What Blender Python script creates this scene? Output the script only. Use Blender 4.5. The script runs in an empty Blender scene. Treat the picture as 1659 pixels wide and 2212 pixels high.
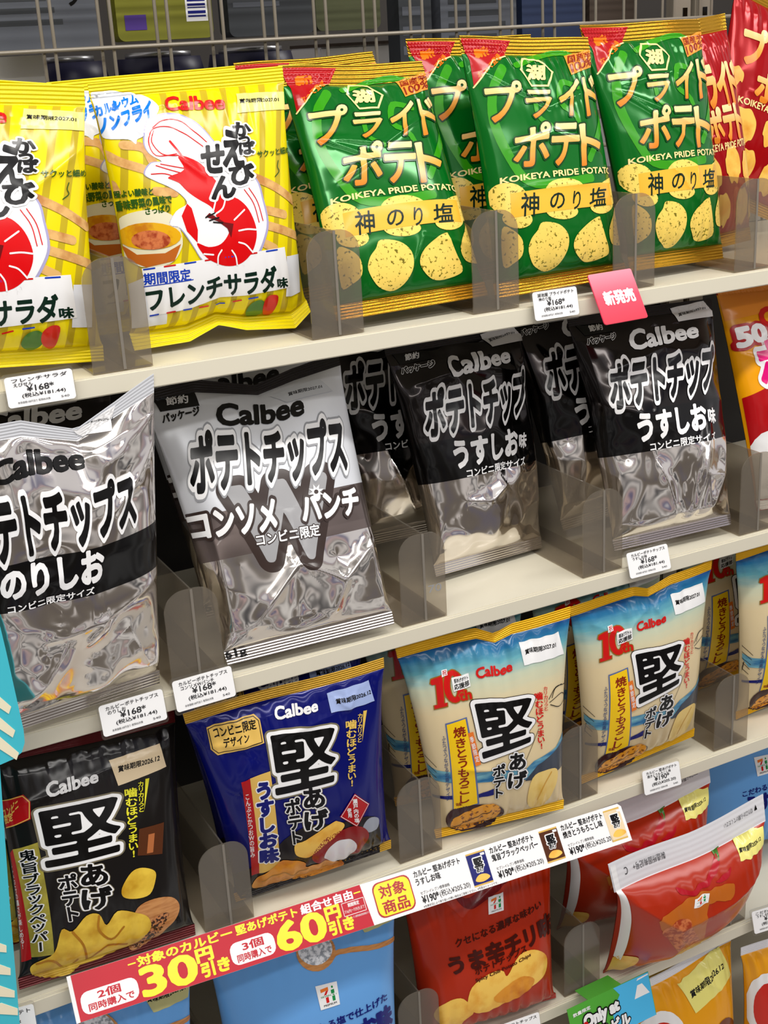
import bpy, bmesh, math
import numpy as np
from mathutils import Matrix, Vector
from mathutils.geometry import tessellate_polygon

SC = bpy.context.scene
COL = SC.collection

# ------------------------------------------------------------------ camera
yaw, pitch, roll = math.radians(26.72746), math.radians(19.674178), math.radians(-3.187579)
fwd = Vector((math.sin(yaw)*math.cos(pitch), math.cos(yaw)*math.cos(pitch), -math.sin(pitch)))
rt = Vector((math.cos(yaw), -math.sin(yaw), 0))
upv = rt.cross(fwd)
r2 = rt*math.cos(roll)+upv*math.sin(roll)
u2 = -rt*math.sin(roll)+upv*math.cos(roll)
cam = bpy.data.cameras.new('camera')
cam.sensor_fit = 'VERTICAL'
cam.sensor_height = 36
cam.sensor_width = 27
cam.lens = 2812.05/2212*36
cam.clip_start = .02
camo = bpy.data.objects.new('camera', cam)
COL.objects.link(camo)
M = Matrix((r2, u2, -fwd)).transposed().to_4x4()
M.translation = Vector((0, -1.1, 1.5))
camo.matrix_world = M
SC.camera = camo

# ------------------------------------------------------------------ light and exposure
SC.view_settings.view_transform = 'Standard'
SC.view_settings.look = 'None'
SC.view_settings.gamma = 1
SC.view_settings.exposure = EXPO = 0.0


def area(name, loc, size, power, aim, col=(1, .97, .93)):
    l = bpy.data.lights.new(name, 'AREA')
    l.shape = 'RECTANGLE'
    l.size, l.size_y = size
    l.energy = power
    l.color = col
    o = bpy.data.objects.new(name, l)
    COL.objects.link(o)
    o.location = loc
    o.rotation_euler = (Vector(aim)-Vector(loc)).to_track_quat('-Z', 'X').to_euler()
    return o


area('ceiling_tube', (.5, -.75, 2.62), (.14, 3.6), 23, (.5, -.70, 0))
area('ceiling_tube', (.5, -1.75, 2.62), (.14, 3.6), 23, (.5, -1.7, 0))
area('ceiling_tube', (.5, -2.9, 2.62), (.14, 3.6), 23, (.5, -2.8, 0))
area('shelf_front_light', (.6, -.50, 2.15), (.05, 2.6), 10, (.6, .05, .7))  # narrow area light aimed at the shelf fronts

W = bpy.data.worlds.new('shop')
SC.world = W
W.use_nodes = True
nt = W.node_tree
nt.nodes.clear()
tc = nt.nodes.new('ShaderNodeTexCoord')
sx = nt.nodes.new('ShaderNodeSeparateXYZ')
nt.links.new(tc.outputs['Generated'], sx.inputs[0])
rp = nt.nodes.new('ShaderNodeValToRGB')
mr = nt.nodes.new('ShaderNodeMapRange')
mr.inputs[1].default_value, mr.inputs[2].default_value = -1, 1
nt.links.new(sx.outputs['Z'], mr.inputs[0])
nt.links.new(mr.outputs[0], rp.inputs[0])
els = rp.color_ramp.elements
els[0].position, els[0].color = 0, (.34, .32, .29, 1)
els[1].position, els[1].color = 1, (.8, .8, .8, 1)
for p, c in ((.34, (.42, .40, .36, 1)), (.40, (.04, .04, .045, 1)), (.53, (.12, .115, .12, 1)), (.60, (1.0, .98, .97, 1)), (.8, (1.25, 1.22, 1.2, 1))):
    e = els.new(p)
    e.color = c
nz = nt.nodes.new('ShaderNodeTexNoise')
nz.inputs['Scale'].default_value = 1.5
nz.inputs['Detail'].default_value = 2
nz.inputs['Distortion'].default_value = .4
nt.links.new(tc.outputs['Generated'], nz.inputs['Vector'])
rc = nt.nodes.new('ShaderNodeValToRGB')
rc.color_ramp.interpolation = 'EASE'
e = rc.color_ramp.elements
e[0].position, e[0].color = 0, (.06, .10, .55, 1)
e[1].position, e[1].color = .42, (.42, .36, .30, 1)
for p, c in ((.445, (1.9, 1.8, 1.75, 1)), (.475, (.10, .10, .12, 1)), (.505, (2.0, 1.95, 1.9, 1)), (.545, (.5, .46, .45, 1)), (.565, (1.6, 1.15, 1.1, 1)), (.585, (.16, .2, .5, 1)), (.61, (1.9, 1.85, 1.9, 1))):
    q = e.new(p)
    q.color = c
nt.links.new(nz.outputs[0], rc.inputs[0])
band = nt.nodes.new('ShaderNodeMapRange')
band.interpolation_type = 'SMOOTHSTEP'
ab = nt.nodes.new('ShaderNodeMath')
ab.operation = 'ABSOLUTE'
nt.links.new(sx.outputs['Z'], ab.inputs[0])
nt.links.new(ab.outputs[0], band.inputs[0])
band.inputs[1].default_value, band.inputs[2].default_value = 3.5, .1
mx = nt.nodes.new('ShaderNodeMix')
mx.data_type = 'RGBA'
md = nt.nodes.new('ShaderNodeMath')
md.operation = 'MULTIPLY'
md.inputs[1].default_value = .85
nt.links.new(band.outputs[0], md.inputs[0])
nt.links.new(md.outputs[0], mx.inputs[0])
nt.links.new(rp.outputs[0], mx.inputs[6])
nt.links.new(rc.outputs[0], mx.inputs[7])
bg = nt.nodes.new('ShaderNodeBackground')
bg.inputs['Strength'].default_value = .40
nt.links.new(mx.outputs[2], bg.inputs[0])
wo = nt.nodes.new('ShaderNodeOutputWorld')
nt.links.new(bg.outputs[0], wo.inputs[0])


# ------------------------------------------------------------------ materials
def lin(c):
    return tuple(((x/255)/12.92 if x/255 <= .04045 else ((x/255+.055)/1.055)**2.4) for x in c)+(1,)


MATS = {}


def base_mat(name):
    m = bpy.data.materials.new(name)
    m.use_nodes = True
    return m, m.node_tree, m.node_tree.nodes['Principled BSDF']


def plain(name, rgb, rough=.35, metal=0.0, coat=0.0, spec=.5, coatr=.06):
    m, n, b = base_mat(name)
    b.inputs['Base Color'].default_value = lin(rgb)
    b.inputs['Roughness'].default_value = rough
    b.inputs['Metallic'].default_value = metal
    b.inputs['Specular IOR Level'].default_value = spec if rough > .3 or metal > .5 else .36
    b.inputs['Coat Weight'].default_value = coat
    b.inputs['Coat Roughness'].default_value = coatr
    MATS[name] = m
    return m


def speckle(name, rgb, rgb2, scale, lo=.5, hi=.6, rough=.2, coat=0, metal=0.0, detail=4, stretch=(1, 1, 1)):
    m = plain(name, rgb, rough, metal, coat)
    n = m.node_tree
    b = n.nodes['Principled BSDF']
    t = n.nodes.new('ShaderNodeTexCoord')
    mp = n.nodes.new('ShaderNodeMapping')
    mp.inputs['Scale'].default_value = stretch
    n.links.new(t.outputs['Object'], mp.inputs[0])
    z = n.nodes.new('ShaderNodeTexNoise')
    z.inputs['Scale'].default_value = scale
    z.inputs['Detail'].default_value = detail
    n.links.new(mp.outputs[0], z.inputs['Vector'])
    r = n.nodes.new('ShaderNodeValToRGB')
    r.color_ramp.elements[0].position, r.color_ramp.elements[1].position = lo, hi
    r.color_ramp.elements[0].color, r.color_ramp.elements[1].color = lin(rgb), lin(rgb2)
    n.links.new(z.outputs['Fac'], r.inputs[0])
    n.links.new(r.outputs[0], b.inputs['Base Color'])
    return m


def ramp_uv(name, stops, rough=.17, coat=0, metal=0.0, noise=.0):
    """Printed colours that run along v of the sheet."""
    m = plain(name, (128, 128, 128), rough, metal, coat)
    n = m.node_tree
    b = n.nodes['Principled BSDF']
    t = n.nodes.new('ShaderNodeTexCoord')
    s = n.nodes.new('ShaderNodeSeparateXYZ')
    n.links.new(t.outputs['UV'], s.inputs[0])
    src = s.outputs['Y']
    if noise:
        z = n.nodes.new('ShaderNodeTexNoise')
        z.inputs['Scale'].default_value = 5
        z.inputs['Detail'].default_value = 6
        mp = n.nodes.new('ShaderNodeMapping')
        mp.inputs['Scale'].default_value = (1, 6, 1)
        n.links.new(t.outputs['UV'], mp.inputs[0])
        n.links.new(mp.outputs[0], z.inputs['Vector'])
        a = n.nodes.new('ShaderNodeMath')
        a.operation = 'MULTIPLY_ADD'
        a.inputs[1].default_value = noise
        n.links.new(z.outputs['Fac'], a.inputs[0])
        n.links.new(src, a.inputs[2])
        src = a.outputs[0]
    r = n.nodes.new('ShaderNodeValToRGB')
    el = r.color_ramp.elements
    el[0].position, el[0].color = stops[0][0], lin(stops[0][1])
    el[1].position, el[1].color = stops[-1][0], lin(stops[-1][1])
    for p, c in stops[1:-1]:
        q = el.new(p)
        q.color = lin(c)
    n.links.new(src, r.inputs[0])
    n.links.new(r.outputs[0], b.inputs['Base Color'])
    return m


PR = dict(rough=.17, coat=0)
for nm, c in dict(black=(9, 8, 8), white_print=(240, 240, 240), cool_white=(226, 229, 235), sky_print=(10, 120, 220), logo_red=(205, 22, 20),
                  pale_yellow=(238, 230, 130), lilac_grey=(170, 165, 205), shrimp_red=(214, 8, 14), dark_red=(110, 6, 10), deep_green=(40, 82, 20),
                  pale_glass=(228, 222, 190), soup_brown=(188, 100, 30), tricolour_blue=(20, 60, 180), ink_green=(8, 38, 26), leaf_green=(70, 120, 40),
                  pepper_red=(205, 40, 25), lime_print=(52, 150, 16), flash_red=(176, 14, 20), cream_gold=(250, 222, 150), orange_print=(238, 120, 14),
                  seal_orange=(240, 150, 50), brown_red=(140, 36, 8), shadow_green=(4, 60, 14), banner_gold=(246, 186, 60), mist_grey=(200, 203, 206),
                  mid_grey=(150, 152, 156), w_grey=(158, 158, 160), umber=(56, 44, 40), glow_cream=(120, 112, 90), gold_print=(226, 190, 90),
                  cream_print=(238, 216, 178), acid_yellow=(226, 220, 50), grinder_brown=(84, 44, 22), copper=(176, 104, 60), chip_fold=(176, 118, 20),
                  badge_gold=(222, 182, 92), ink_brown=(52, 40, 30), date_blue=(160, 178, 222), navy_ink=(14, 22, 110), lacquer_black=(20, 12, 16),
                  lacquer_red=(140, 16, 20), salt=(232, 232, 238), salt_grey=(156, 162, 176), hill_dark=(56, 64, 78), gold_brown=(150, 106, 34),
                  banner_border=(92, 110, 160), corn_yellow=(250, 206, 24), season_orange=(232, 120, 40), slate_ink=(60, 78, 124), chip_shade=(214, 160, 60),
                  bowl_brown=(58, 28, 30), khaki_print=(200, 196, 136), mark_green=(20, 140, 70), chili_ink=(66, 14, 6), chili_red=(176, 16, 34),
                  magenta_print=(226, 10, 120), tag_ink=(40, 40, 42), promo_yellow=(255, 232, 20), sky_card=(80, 186, 236), grass_card=(84, 170, 60), cocoa=(110, 50, 20)).items():
    plain(nm, c, **PR)
plain('gold_letters', (240, 190, 100), **PR)
ramp_uv('gold_letters', [(0, (224, 124, 26)), (.45, (240, 168, 70)), (1, (254, 224, 160))], rough=.17, coat=0)
speckle('snack', (224, 178, 110), (190, 130, 70), 90, .4, .7)
speckle('soup_amber', (226, 170, 20), (196, 120, 20), 60, .45, .6)
speckle('mince', (210, 120, 70), (160, 60, 30), 160, .42, .58)
speckle('nori_chip', (250, 216, 104), (120, 110, 30), 330, .60, .66, detail=2)
speckle('pepper_chip', (236, 200, 70), (190, 140, 24), 40, .4, .7)
speckle('plain_chip', (246, 200, 92), (226, 150, 40), 45, .45, .75)
speckle('amber_chip', (226, 150, 44), (190, 100, 20), 50, .45, .75)
speckle('pale_chip', (240, 208, 124), (226, 184, 84), 40, .45, .7)
speckle('roast_corn', (236, 160, 40), (130, 66, 16), 190, .55, .62)
speckle('wood_print', (206, 146, 88), (176, 112, 60), 60, .4, .7, stretch=(1, 1, 6))
speckle('salt_grain', (232, 234, 238), (150, 156, 164), 260, .45, .6)
speckle('pepper_grain', (196, 130, 80), (50, 24, 16), 330, .46, .52)
speckle('sea_print', (30, 104, 156), (130, 190, 200), 40, .35, .75, stretch=(1, 1, 4))
speckle('olive_gold', (176, 164, 66), (146, 136, 50), 60, .4, .6)
# films
plain('film_green', (4, 104, 28), .13, .2, 0)
plain('film_red', (166, 6, 14), .13, .2, 0)
plain('film_gold', (214, 162, 46), .2, .85, 0)
plain('film_yellow', (232, 212, 6), .17, 0, 0)
plain('foil', (230, 224, 218), .10, 1.0, 0)
plain('foil_white', (222, 225, 230), .3, .3, 0)
plain('foil_umber', (112, 100, 96), .3, .75, .3)
plain('foil_dark', (46, 42, 41), .13, .95, .3)
plain('film_black', (9, 8, 8), .12, 0, 0)
plain('film_pepper', (22, 19, 18), .14, 0, 0)
plain('film_maroon', (90, 5, 9), .16, .2, 0)
plain('film_navy', (5, 14, 104), .13, .1, 0)
plain('film_ochre', (196, 152, 44), .2, .4, 0)
plain('film_corn_gold', (230, 176, 8), .18, .3, 0)
plain('film_blue', (104, 164, 226), .22, 0, 0)
plain('film_chili', (172, 42, 14), .22, 0, 0)
plain('film_white', (226, 226, 230), .3, 0, 0)
plain('film_silver_grey', (160, 162, 166), .3, .5, 0)
plain('film_orange', (244, 164, 8), .17, 0, 0)
plain('film_mustard', (234, 160, 24), .22, 0, 0)
ramp_uv('film_corn', [(0, (222, 202, 160)), (.70, (226, 206, 162)), (.82, (196, 204, 178)), (.89, (104, 172, 184)), (.95, (34, 112, 158)), (.99, (18, 60, 122)), (1.0, (16, 44, 112))], noise=.06)
m = plain('film_shrimp', (232, 212, 6), .17, 0, 0)
n = m.node_tree
t = n.nodes.new('ShaderNodeTexCoord')
s = n.nodes.new('ShaderNodeSeparateXYZ')
n.links.new(t.outputs['UV'], s.inputs[0])
a = n.nodes.new('ShaderNodeMath')
a.operation = 'MULTIPLY_ADD'
a.inputs[1].default_value = -.28
n.links.new(s.outputs['Y'], a.inputs[0])
n.links.new(s.outputs['X'], a.inputs[2])
k = n.nodes.new('ShaderNodeMath')
k.operation = 'MULTIPLY'
k.inputs[1].default_value = 9.5
n.links.new(a.outputs[0], k.inputs[0])
f = n.nodes.new('ShaderNodeMath')
f.operation = 'FRACT'
n.links.new(k.outputs[0], f.inputs[0])
g = n.nodes.new('ShaderNodeMath')
g.operation = 'GREATER_THAN'
g.inputs[1].default_value = .66
n.links.new(f.outputs[0], g.inputs[0])
c = n.nodes.new('ShaderNodeMix')
c.data_type = 'RGBA'
c.inputs[6].default_value = lin((236, 216, 6))
c.inputs[7].default_value = lin((192, 168, 30))
n.links.new(g.outputs[0], c.inputs[0])
n.links.new(c.outputs[2], n.nodes['Principled BSDF'].inputs['Base Color'])
# fittings
plain('shelf_enamel', (222, 216, 196), .38, 0, .15)
plain('wire', (150, 142, 128), .4, .3, .2)
plain('dark_board', (34, 32, 30), .7)
plain('rear_wall', (58, 54, 50), .8)  # dark backdrop colour stands in for the poorly lit interior
plain('floor_tile', (196, 192, 184), .3)
plain('card_white', (244, 244, 244), .45)
plain('promo_red', (196, 10, 38), .4)
plain('promo_pink', (236, 60, 96), .4)
ramp_uv('card_pink', [(0, (220, 20, 58)), (.5, (228, 50, 82)), (1, (244, 130, 150))], rough=.4, coat=.2)
plain('aqua_board', (66, 196, 214), .5)
plain('cream_board', (246, 238, 206), .5)
plain('pouch_grey', (84, 88, 96), .5)  # pouch colours are darkened to carry the shade behind the wire
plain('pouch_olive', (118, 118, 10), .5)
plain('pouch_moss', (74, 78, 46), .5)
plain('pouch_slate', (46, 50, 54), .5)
plain('pouch_blue_shaded', (34, 50, 84), .5)
plain('pouch_tan_shaded', (70, 58, 48), .5)
plain('jar_navy', (24, 22, 66), .4)
plain('jar_lid', (190, 190, 190), .3, .8)
plain('purple_print', (70, 40, 130), .5)


def acrylic(name, tint, haze=.1):
    m = bpy.data.materials.new(name)
    m.use_nodes = True
    n = m.node_tree
    n.nodes.clear()
    o = n.nodes.new('ShaderNodeOutputMaterial')
    tr = n.nodes.new('ShaderNodeBsdfTransparent')
    tr.inputs[0].default_value = tint+(1,)
    df = n.nodes.new('ShaderNodeBsdfDiffuse')
    df.inputs[0].default_value = (.42, .38, .32, 1)
    gl = n.nodes.new('ShaderNodeBsdfGlossy')
    gl.inputs['Roughness'].default_value = .12
    fr = n.nodes.new('ShaderNodeFresnel')
    fr.inputs[0].default_value = 1.45
    m1 = n.nodes.new('ShaderNodeMixShader')
    m1.inputs[0].default_value = haze
    m2 = n.nodes.new('ShaderNodeMixShader')
    n.links.new(tr.outputs[0], m1.inputs[1])
    n.links.new(df.outputs[0], m1.inputs[2])
    ge = n.nodes.new('ShaderNodeNewGeometry')
    iv = n.nodes.new('ShaderNodeMath')
    iv.operation = 'SUBTRACT'
    iv.inputs[0].default_value = 1
    n.links.new(ge.outputs['Backfacing'], iv.inputs[1])
    mu = n.nodes.new('ShaderNodeMath')
    mu.operation = 'MULTIPLY'
    n.links.new(fr.outputs[0], mu.inputs[0])
    n.links.new(iv.outputs[0], mu.inputs[1])
    n.links.new(mu.outputs[0], m2.inputs[0])
    n.links.new(m1.outputs[0], m2.inputs[1])
    n.links.new(gl.outputs[0], m2.inputs[2])
    n.links.new(m2.outputs[0], o.inputs[0])
    MATS[name] = m


acrylic('smoky_acrylic', (.77, .735, .68), .18)
acrylic('edge_reflection_tint', (.35, .31, .26), .5)
acrylic('clear_plastic', (.95, .95, .95), .06)

# ------------------------------------------------------------------ bag geometry
def _h(n, lo=0.0, hi=1.0):
    x = math.sin(n*127.1+311.7)*43758.5453
    return lo+(hi-lo)*(x-math.floor(x))


class Bag:
    """Shape of one pillow bag: u runs across the front, v runs up; local x right, y into the shelf, z up."""
    def __init__(self, C, T=.03, Tb=.022, st=.06, sb=.06, seed=1, pleat=.0016, crum=.0012, ncr=34, ins=.035,
                 crimp=.0005, ncrimp=5, creases=(), top=(), bot=(), ft=0.0, fb=0.0, a=.5, b=.7, dent=(), pf=(4, 15), pd=.024, fine=0.0, cv=0.0):
        self.C = np.array(C, float)
        self.T, self.Tb, self.st, self.sb = T, Tb, st, sb
        self.pleat, self.crum, self.ins, self.crimp, self.ncrimp = pleat, crum, ins, crimp, ncrimp
        self.creases, self.top, self.bot, self.ft, self.fb, self.a, self.b, self.dent = creases, top, bot, ft, fb, a, b, dent
        self.W = (abs(self.C[1, 0]-self.C[0, 0])+abs(self.C[2, 0]-self.C[3, 0]))/2
        self.H = (abs(self.C[0, 1]-self.C[3, 1])+abs(self.C[1, 1]-self.C[2, 1]))/2
        rs = np.random.RandomState(seed)
        self.fine, self.cv = fine, cv
        self.P = rs.rand(ncr, 2)
        self.P2 = rs.rand(90, 2)
        self.ph = rs.rand(12)*6.28
        self.fq = rs.uniform(pf[0], pf[1], 6)
        self.pd = pd
        w0 = a/(a+b)
        self.norm = w0**a*(1-w0)**b

    def w(self, v):
        return np.clip((v-self.sb)/(1-self.st-self.sb), 0, 1)

    def wrinkle(self, u, v):
        w = self.w(v)
        body = np.clip(w*14, 0, 1)*np.clip((1-w)*14, 0, 1)
        dt, db = (1-w)*self.H, w*self.H
        sw = sum(np.sin(self.fq[i]*6.28*u*(1+.15*np.sin(self.ph[i+6]+3*u))+self.ph[i]) for i in range(3))/1.7
        sw2 = sum(np.sin(self.fq[i]*6.28*u+self.ph[i+3]) for i in range(3, 6))/1.7
        h = self.pleat*(np.exp(-dt/self.pd)*sw+np.exp(-db/self.pd)*sw2)*np.clip(w*20, 0, 1)*np.clip((1-w)*20, 0, 1)
        for amp0, pts in ((self.crum, self.P), (self.fine, self.P2)):
            if not amp0:
                continue
            X = np.stack([u.ravel()*self.W, v.ravel()*self.H], 1)
            Q = pts*np.array([self.W, self.H])
            out = np.empty(len(X))
            for k in range(0, len(X), 20000):
                d = np.sqrt(((X[k:k+20000, None]-Q[None])**2).sum(2))
                m = d.min(1)
                out[k:k+20000] = m-.0025*np.log(np.exp(-(d-m[:, None])/.0025).sum(1))
            sc = math.sqrt(self.W*self.H/len(Q))
            amp = .55+.45*np.sin(7*u+self.ph[0])*np.sin(6*v+self.ph[1])
            if self.cv:
                amp = amp*np.clip((self.cv-v)*8, .12, 1)
            h = h+amp0*(out.reshape(u.shape)/sc*1.6-.7)*amp*body
        for (u0, v0, u1, v1, A, wd) in self.creases:
            ax, ay, bx, by = u0*self.W, v0*self.H, u1*self.W, v1*self.H
            px, py = u*self.W-ax, v*self.H-ay
            L2 = (bx-ax)**2+(by-ay)**2
            t = np.clip((px*(bx-ax)+py*(by-ay))/L2, 0, 1)
            d = np.sqrt((px-t*(bx-ax))**2+(py-t*(by-ay))**2+1.5e-6)
            h = h+A*np.exp(-d/wd)*np.sin(np.pi*np.clip(t*.9+.05, 0, 1))**.5*body
        for (u0, v0, ru, rv, A) in self.dent:
            h = h+A*np.exp(-((u-u0)/ru)**2-((v-v0)/rv)**2)*body
        return h

    def pos(self, u, v, front=True, wr=True):
        u, v = np.asarray(u, float), np.asarray(v, float)
        TL, TR, BR, BL = self.C
        w = self.w(v)
        bump = w**self.a*(1-w)**self.b/self.norm
        uu = .5+(u-.5)*(1-2*self.ins*bump)
        L = BL[None]+(TL-BL)[None]*v.ravel()[:, None]
        R = BR[None]+(TR-BR)[None]*v.ravel()[:, None]
        P = L+(R-L)*uu.ravel()[:, None]
        x, z = P[:, 0].reshape(u.shape), P[:, 1].reshape(u.shape)
        if len(self.top):
            t = np.array(self.top)
            z = z+np.interp(u, t[:, 0], t[:, 1])*np.clip((v-.5)/.5, 0, 1)**2
        if len(self.bot):
            t = np.array(self.bot)
            z = z+np.interp(u, t[:, 0], t[:, 1])*np.clip((.4-v)/.4, 0, 1)**2
        q = np.clip(np.abs(2*u-1), 0, 1)
        prof = (1-q**2.6)**.55
        T = self.T if front else self.Tb
        y = (-1 if front else 1)*T*bump*prof
        if wr:
            if front:
                y = y-self.wrinkle(u, v)*np.clip((1-q)*12, 0, 1)
            dtop, dbot = np.clip(v-(1-self.st), 0, 1), np.clip(self.sb-v, 0, 1)
            cr = self.crimp*(np.sin(dtop/max(self.st, 1e-4)*6.283*self.ncrimp)*(dtop > 0)+np.sin(dbot/max(self.sb, 1e-4)*6.283*self.ncrimp)*(dbot > 0))
            y = y+cr
            y = y+.0022*np.sin(u*7+self.ph[2])*np.clip((v-(1-self.st))/self.st+1, 0, 1)*np.clip((v-.5)*4, 0, 1)
        d = np.clip(v-(1-self.st), 0, 1)*self.H
        if self.ft:
            z = z-d*(1-math.cos(self.ft))
            y = y+d*math.sin(self.ft)
        d = np.clip(self.sb-v, 0, 1)*self.H
        if self.fb:
            z = z+d*(1-math.cos(self.fb))
            y = y-d*math.sin(self.fb)
        if not front:
            y = y+.0007
        return np.stack([x, y, z], -1)

    def nrm(self, u, v, front=True):
        e = 2e-3
        a = self.pos(np.clip(u+e, 0, 1), v, front)-self.pos(np.clip(u-e, 0, 1), v, front)
        b = self.pos(u, np.clip(v+e, 0, 1), front)-self.pos(u, np.clip(v-e, 0, 1), front)
        n = np.cross(a, b)
        n /= np.maximum(np.linalg.norm(n, axis=-1, keepdims=True), 1e-9)
        return n if front else -n


class Flat:
    """A flat card of width W and height H: u across, v up; local x right, y back, z up."""
    def __init__(self, W, H, bend=0.0):
        self.W, self.H, self.bend = W, H, bend

    def pos(self, u, v, front=True, wr=True):
        u, v = np.asarray(u, float), np.asarray(v, float)
        return np.stack([(u-.5)*self.W, self.bend*(2*v-1)**2+0*u, v*self.H+0*u], -1)

    def nrm(self, u, v, front=True):
        n = np.zeros(np.asarray(u).shape+(3,))
        n[..., 1] = -1
        return n


def frame(yaw, lean, roll):
    c, s = math.cos(yaw), math.sin(yaw)
    right, back = np.array([c, s, 0]), np.array([-s, c, 0])
    up = np.array([0, 0, 1.])*math.cos(lean)+back*math.sin(lean)
    r = math.cos(roll)*right+math.sin(roll)*up
    u = -math.sin(roll)*right+math.cos(roll)*up
    return r, np.cross(u, r), u



# ------------------------------------------------------------------ mesh helpers
def mesh_obj(name, V, F, mats, fm=None, parent=None, normals=None, uv=None, smooth=True):
    """V (n,3), F (m,3|4) arrays -> one linked mesh object."""
    me = bpy.data.meshes.new(name)
    V = np.asarray(V, np.float32)
    F = np.asarray(F, np.int32)
    k = F.shape[1]
    me.vertices.add(len(V))
    me.vertices.foreach_set('co', V.ravel())
    me.loops.add(F.size)
    me.loops.foreach_set('vertex_index', F.ravel())
    me.polygons.add(len(F))
    me.polygons.foreach_set('loop_start', np.arange(0, F.size, k, dtype=np.int32))
    me.polygons.foreach_set('loop_total', np.full(len(F), k, np.int32))
    for x in mats:
        me.materials.append(MATS[x])
    if fm is not None:
        me.polygons.foreach_set('material_index', np.asarray(fm, np.int32))
    me.polygons.foreach_set('use_smooth', np.full(len(F), smooth))
    if uv is not None:
        l = me.uv_layers.new(name='sheet')
        l.data.foreach_set('uv', np.asarray(uv, np.float32)[F.ravel()].ravel())
    me.update(calc_edges=True)
    if normals is not None:
        me.normals_split_custom_set_from_vertices([tuple(x) for x in normals])
    o = bpy.data.objects.new(name, me)
    COL.objects.link(o)
    if parent:
        o.parent = parent
    return o


def tag(o, label, cat, group=None, kind=None):
    o['label'] = label
    o['category'] = cat
    if group:
        o['group'] = group
    if kind:
        o['kind'] = kind
    return o


def empty(name, mat=None):
    o = bpy.data.objects.new(name, None)
    o.empty_display_size = .02
    COL.objects.link(o)
    if mat is not None:
        o.matrix_world = mat
    return o


def boxes(name, lst, mat, parent=None, bevel=0.0, rot=None):
    bm = bmesh.new()
    for (x0, x1, y0, y1, z0, z1) in lst:
        r = bmesh.ops.create_cube(bm, size=1)
        bmesh.ops.scale(bm, vec=(x1-x0, y1-y0, z1-z0), verts=r['verts'])
        bmesh.ops.translate(bm, vec=((x0+x1)/2, (y0+y1)/2, (z0+z1)/2), verts=r['verts'])
    if bevel:
        bmesh.ops.bevel(bm, geom=bm.edges[:], offset=bevel, segments=2, affect='EDGES')
    me = bpy.data.meshes.new(name)
    bm.to_mesh(me)
    bm.free()
    me.materials.append(MATS[mat])
    o = bpy.data.objects.new(name, me)
    COL.objects.link(o)
    if parent:
        o.parent = parent
    return o


def slab(name, pts, y0, y1, mat, parent=None):
    """Outline in x,z extruded from y0 to y1."""
    bm = bmesh.new()
    vs = [bm.verts.new((p[0], y0, p[1])) for p in pts]
    f = bm.faces.new(vs)
    r = bmesh.ops.extrude_face_region(bm, geom=[f])
    bmesh.ops.translate(bm, vec=(0, y1-y0, 0), verts=[v for v in r['geom'] if isinstance(v, bmesh.types.BMVert)])
    bmesh.ops.recalc_face_normals(bm, faces=bm.faces)
    me = bpy.data.meshes.new(name)
    bm.to_mesh(me)
    bm.free()
    me.materials.append(MATS[mat])
    o = bpy.data.objects.new(name, me)
    COL.objects.link(o)
    if parent:
        o.parent = parent
    return o


def rods(name, segs, rad, mat, parent=None, n=10):
    bm = bmesh.new()
    for a, b in segs:
        a, b = Vector(a), Vector(b)
        d = b-a
        r = bmesh.ops.create_cone(bm, segments=n, radius1=rad, radius2=rad, depth=d.length, cap_ends=True)
        bmesh.ops.transform(bm, matrix=Matrix.Translation((a+b)/2) @ d.to_track_quat('Z', 'Y').to_matrix().to_4x4(), verts=r['verts'])
    for f in bm.faces:
        f.smooth = len(f.verts) == 4
    me = bpy.data.meshes.new(name)
    bm.to_mesh(me)
    bm.free()
    me.materials.append(MATS[mat])
    o = bpy.data.objects.new(name, me)
    COL.objects.link(o)
    if parent:
        o.parent = parent
    return o


# ------------------------------------------------------------------ print on a sheet
_cu = bpy.data.curves.new('lettering_source', 'FONT')
_cu.resolution_u = 3
_to = bpy.data.objects.new('lettering_source', _cu)
COL.objects.link(_to)
_gc = {}


def raw_glyph(text):
    _cu.body = text
    bpy.context.view_layer.update()
    me = bpy.data.meshes.new_from_object(_to.evaluated_get(bpy.context.evaluated_depsgraph_get()))
    me.calc_loop_triangles()
    V = np.array([v.co[:2] for v in me.vertices]) if len(me.vertices) else np.zeros((0, 2))
    T = np.array([t.vertices[:] for t in me.loop_triangles]) if len(me.loop_triangles) else np.zeros((0, 3), int)
    bpy.data.meshes.remove(me)
    return V, T


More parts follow.
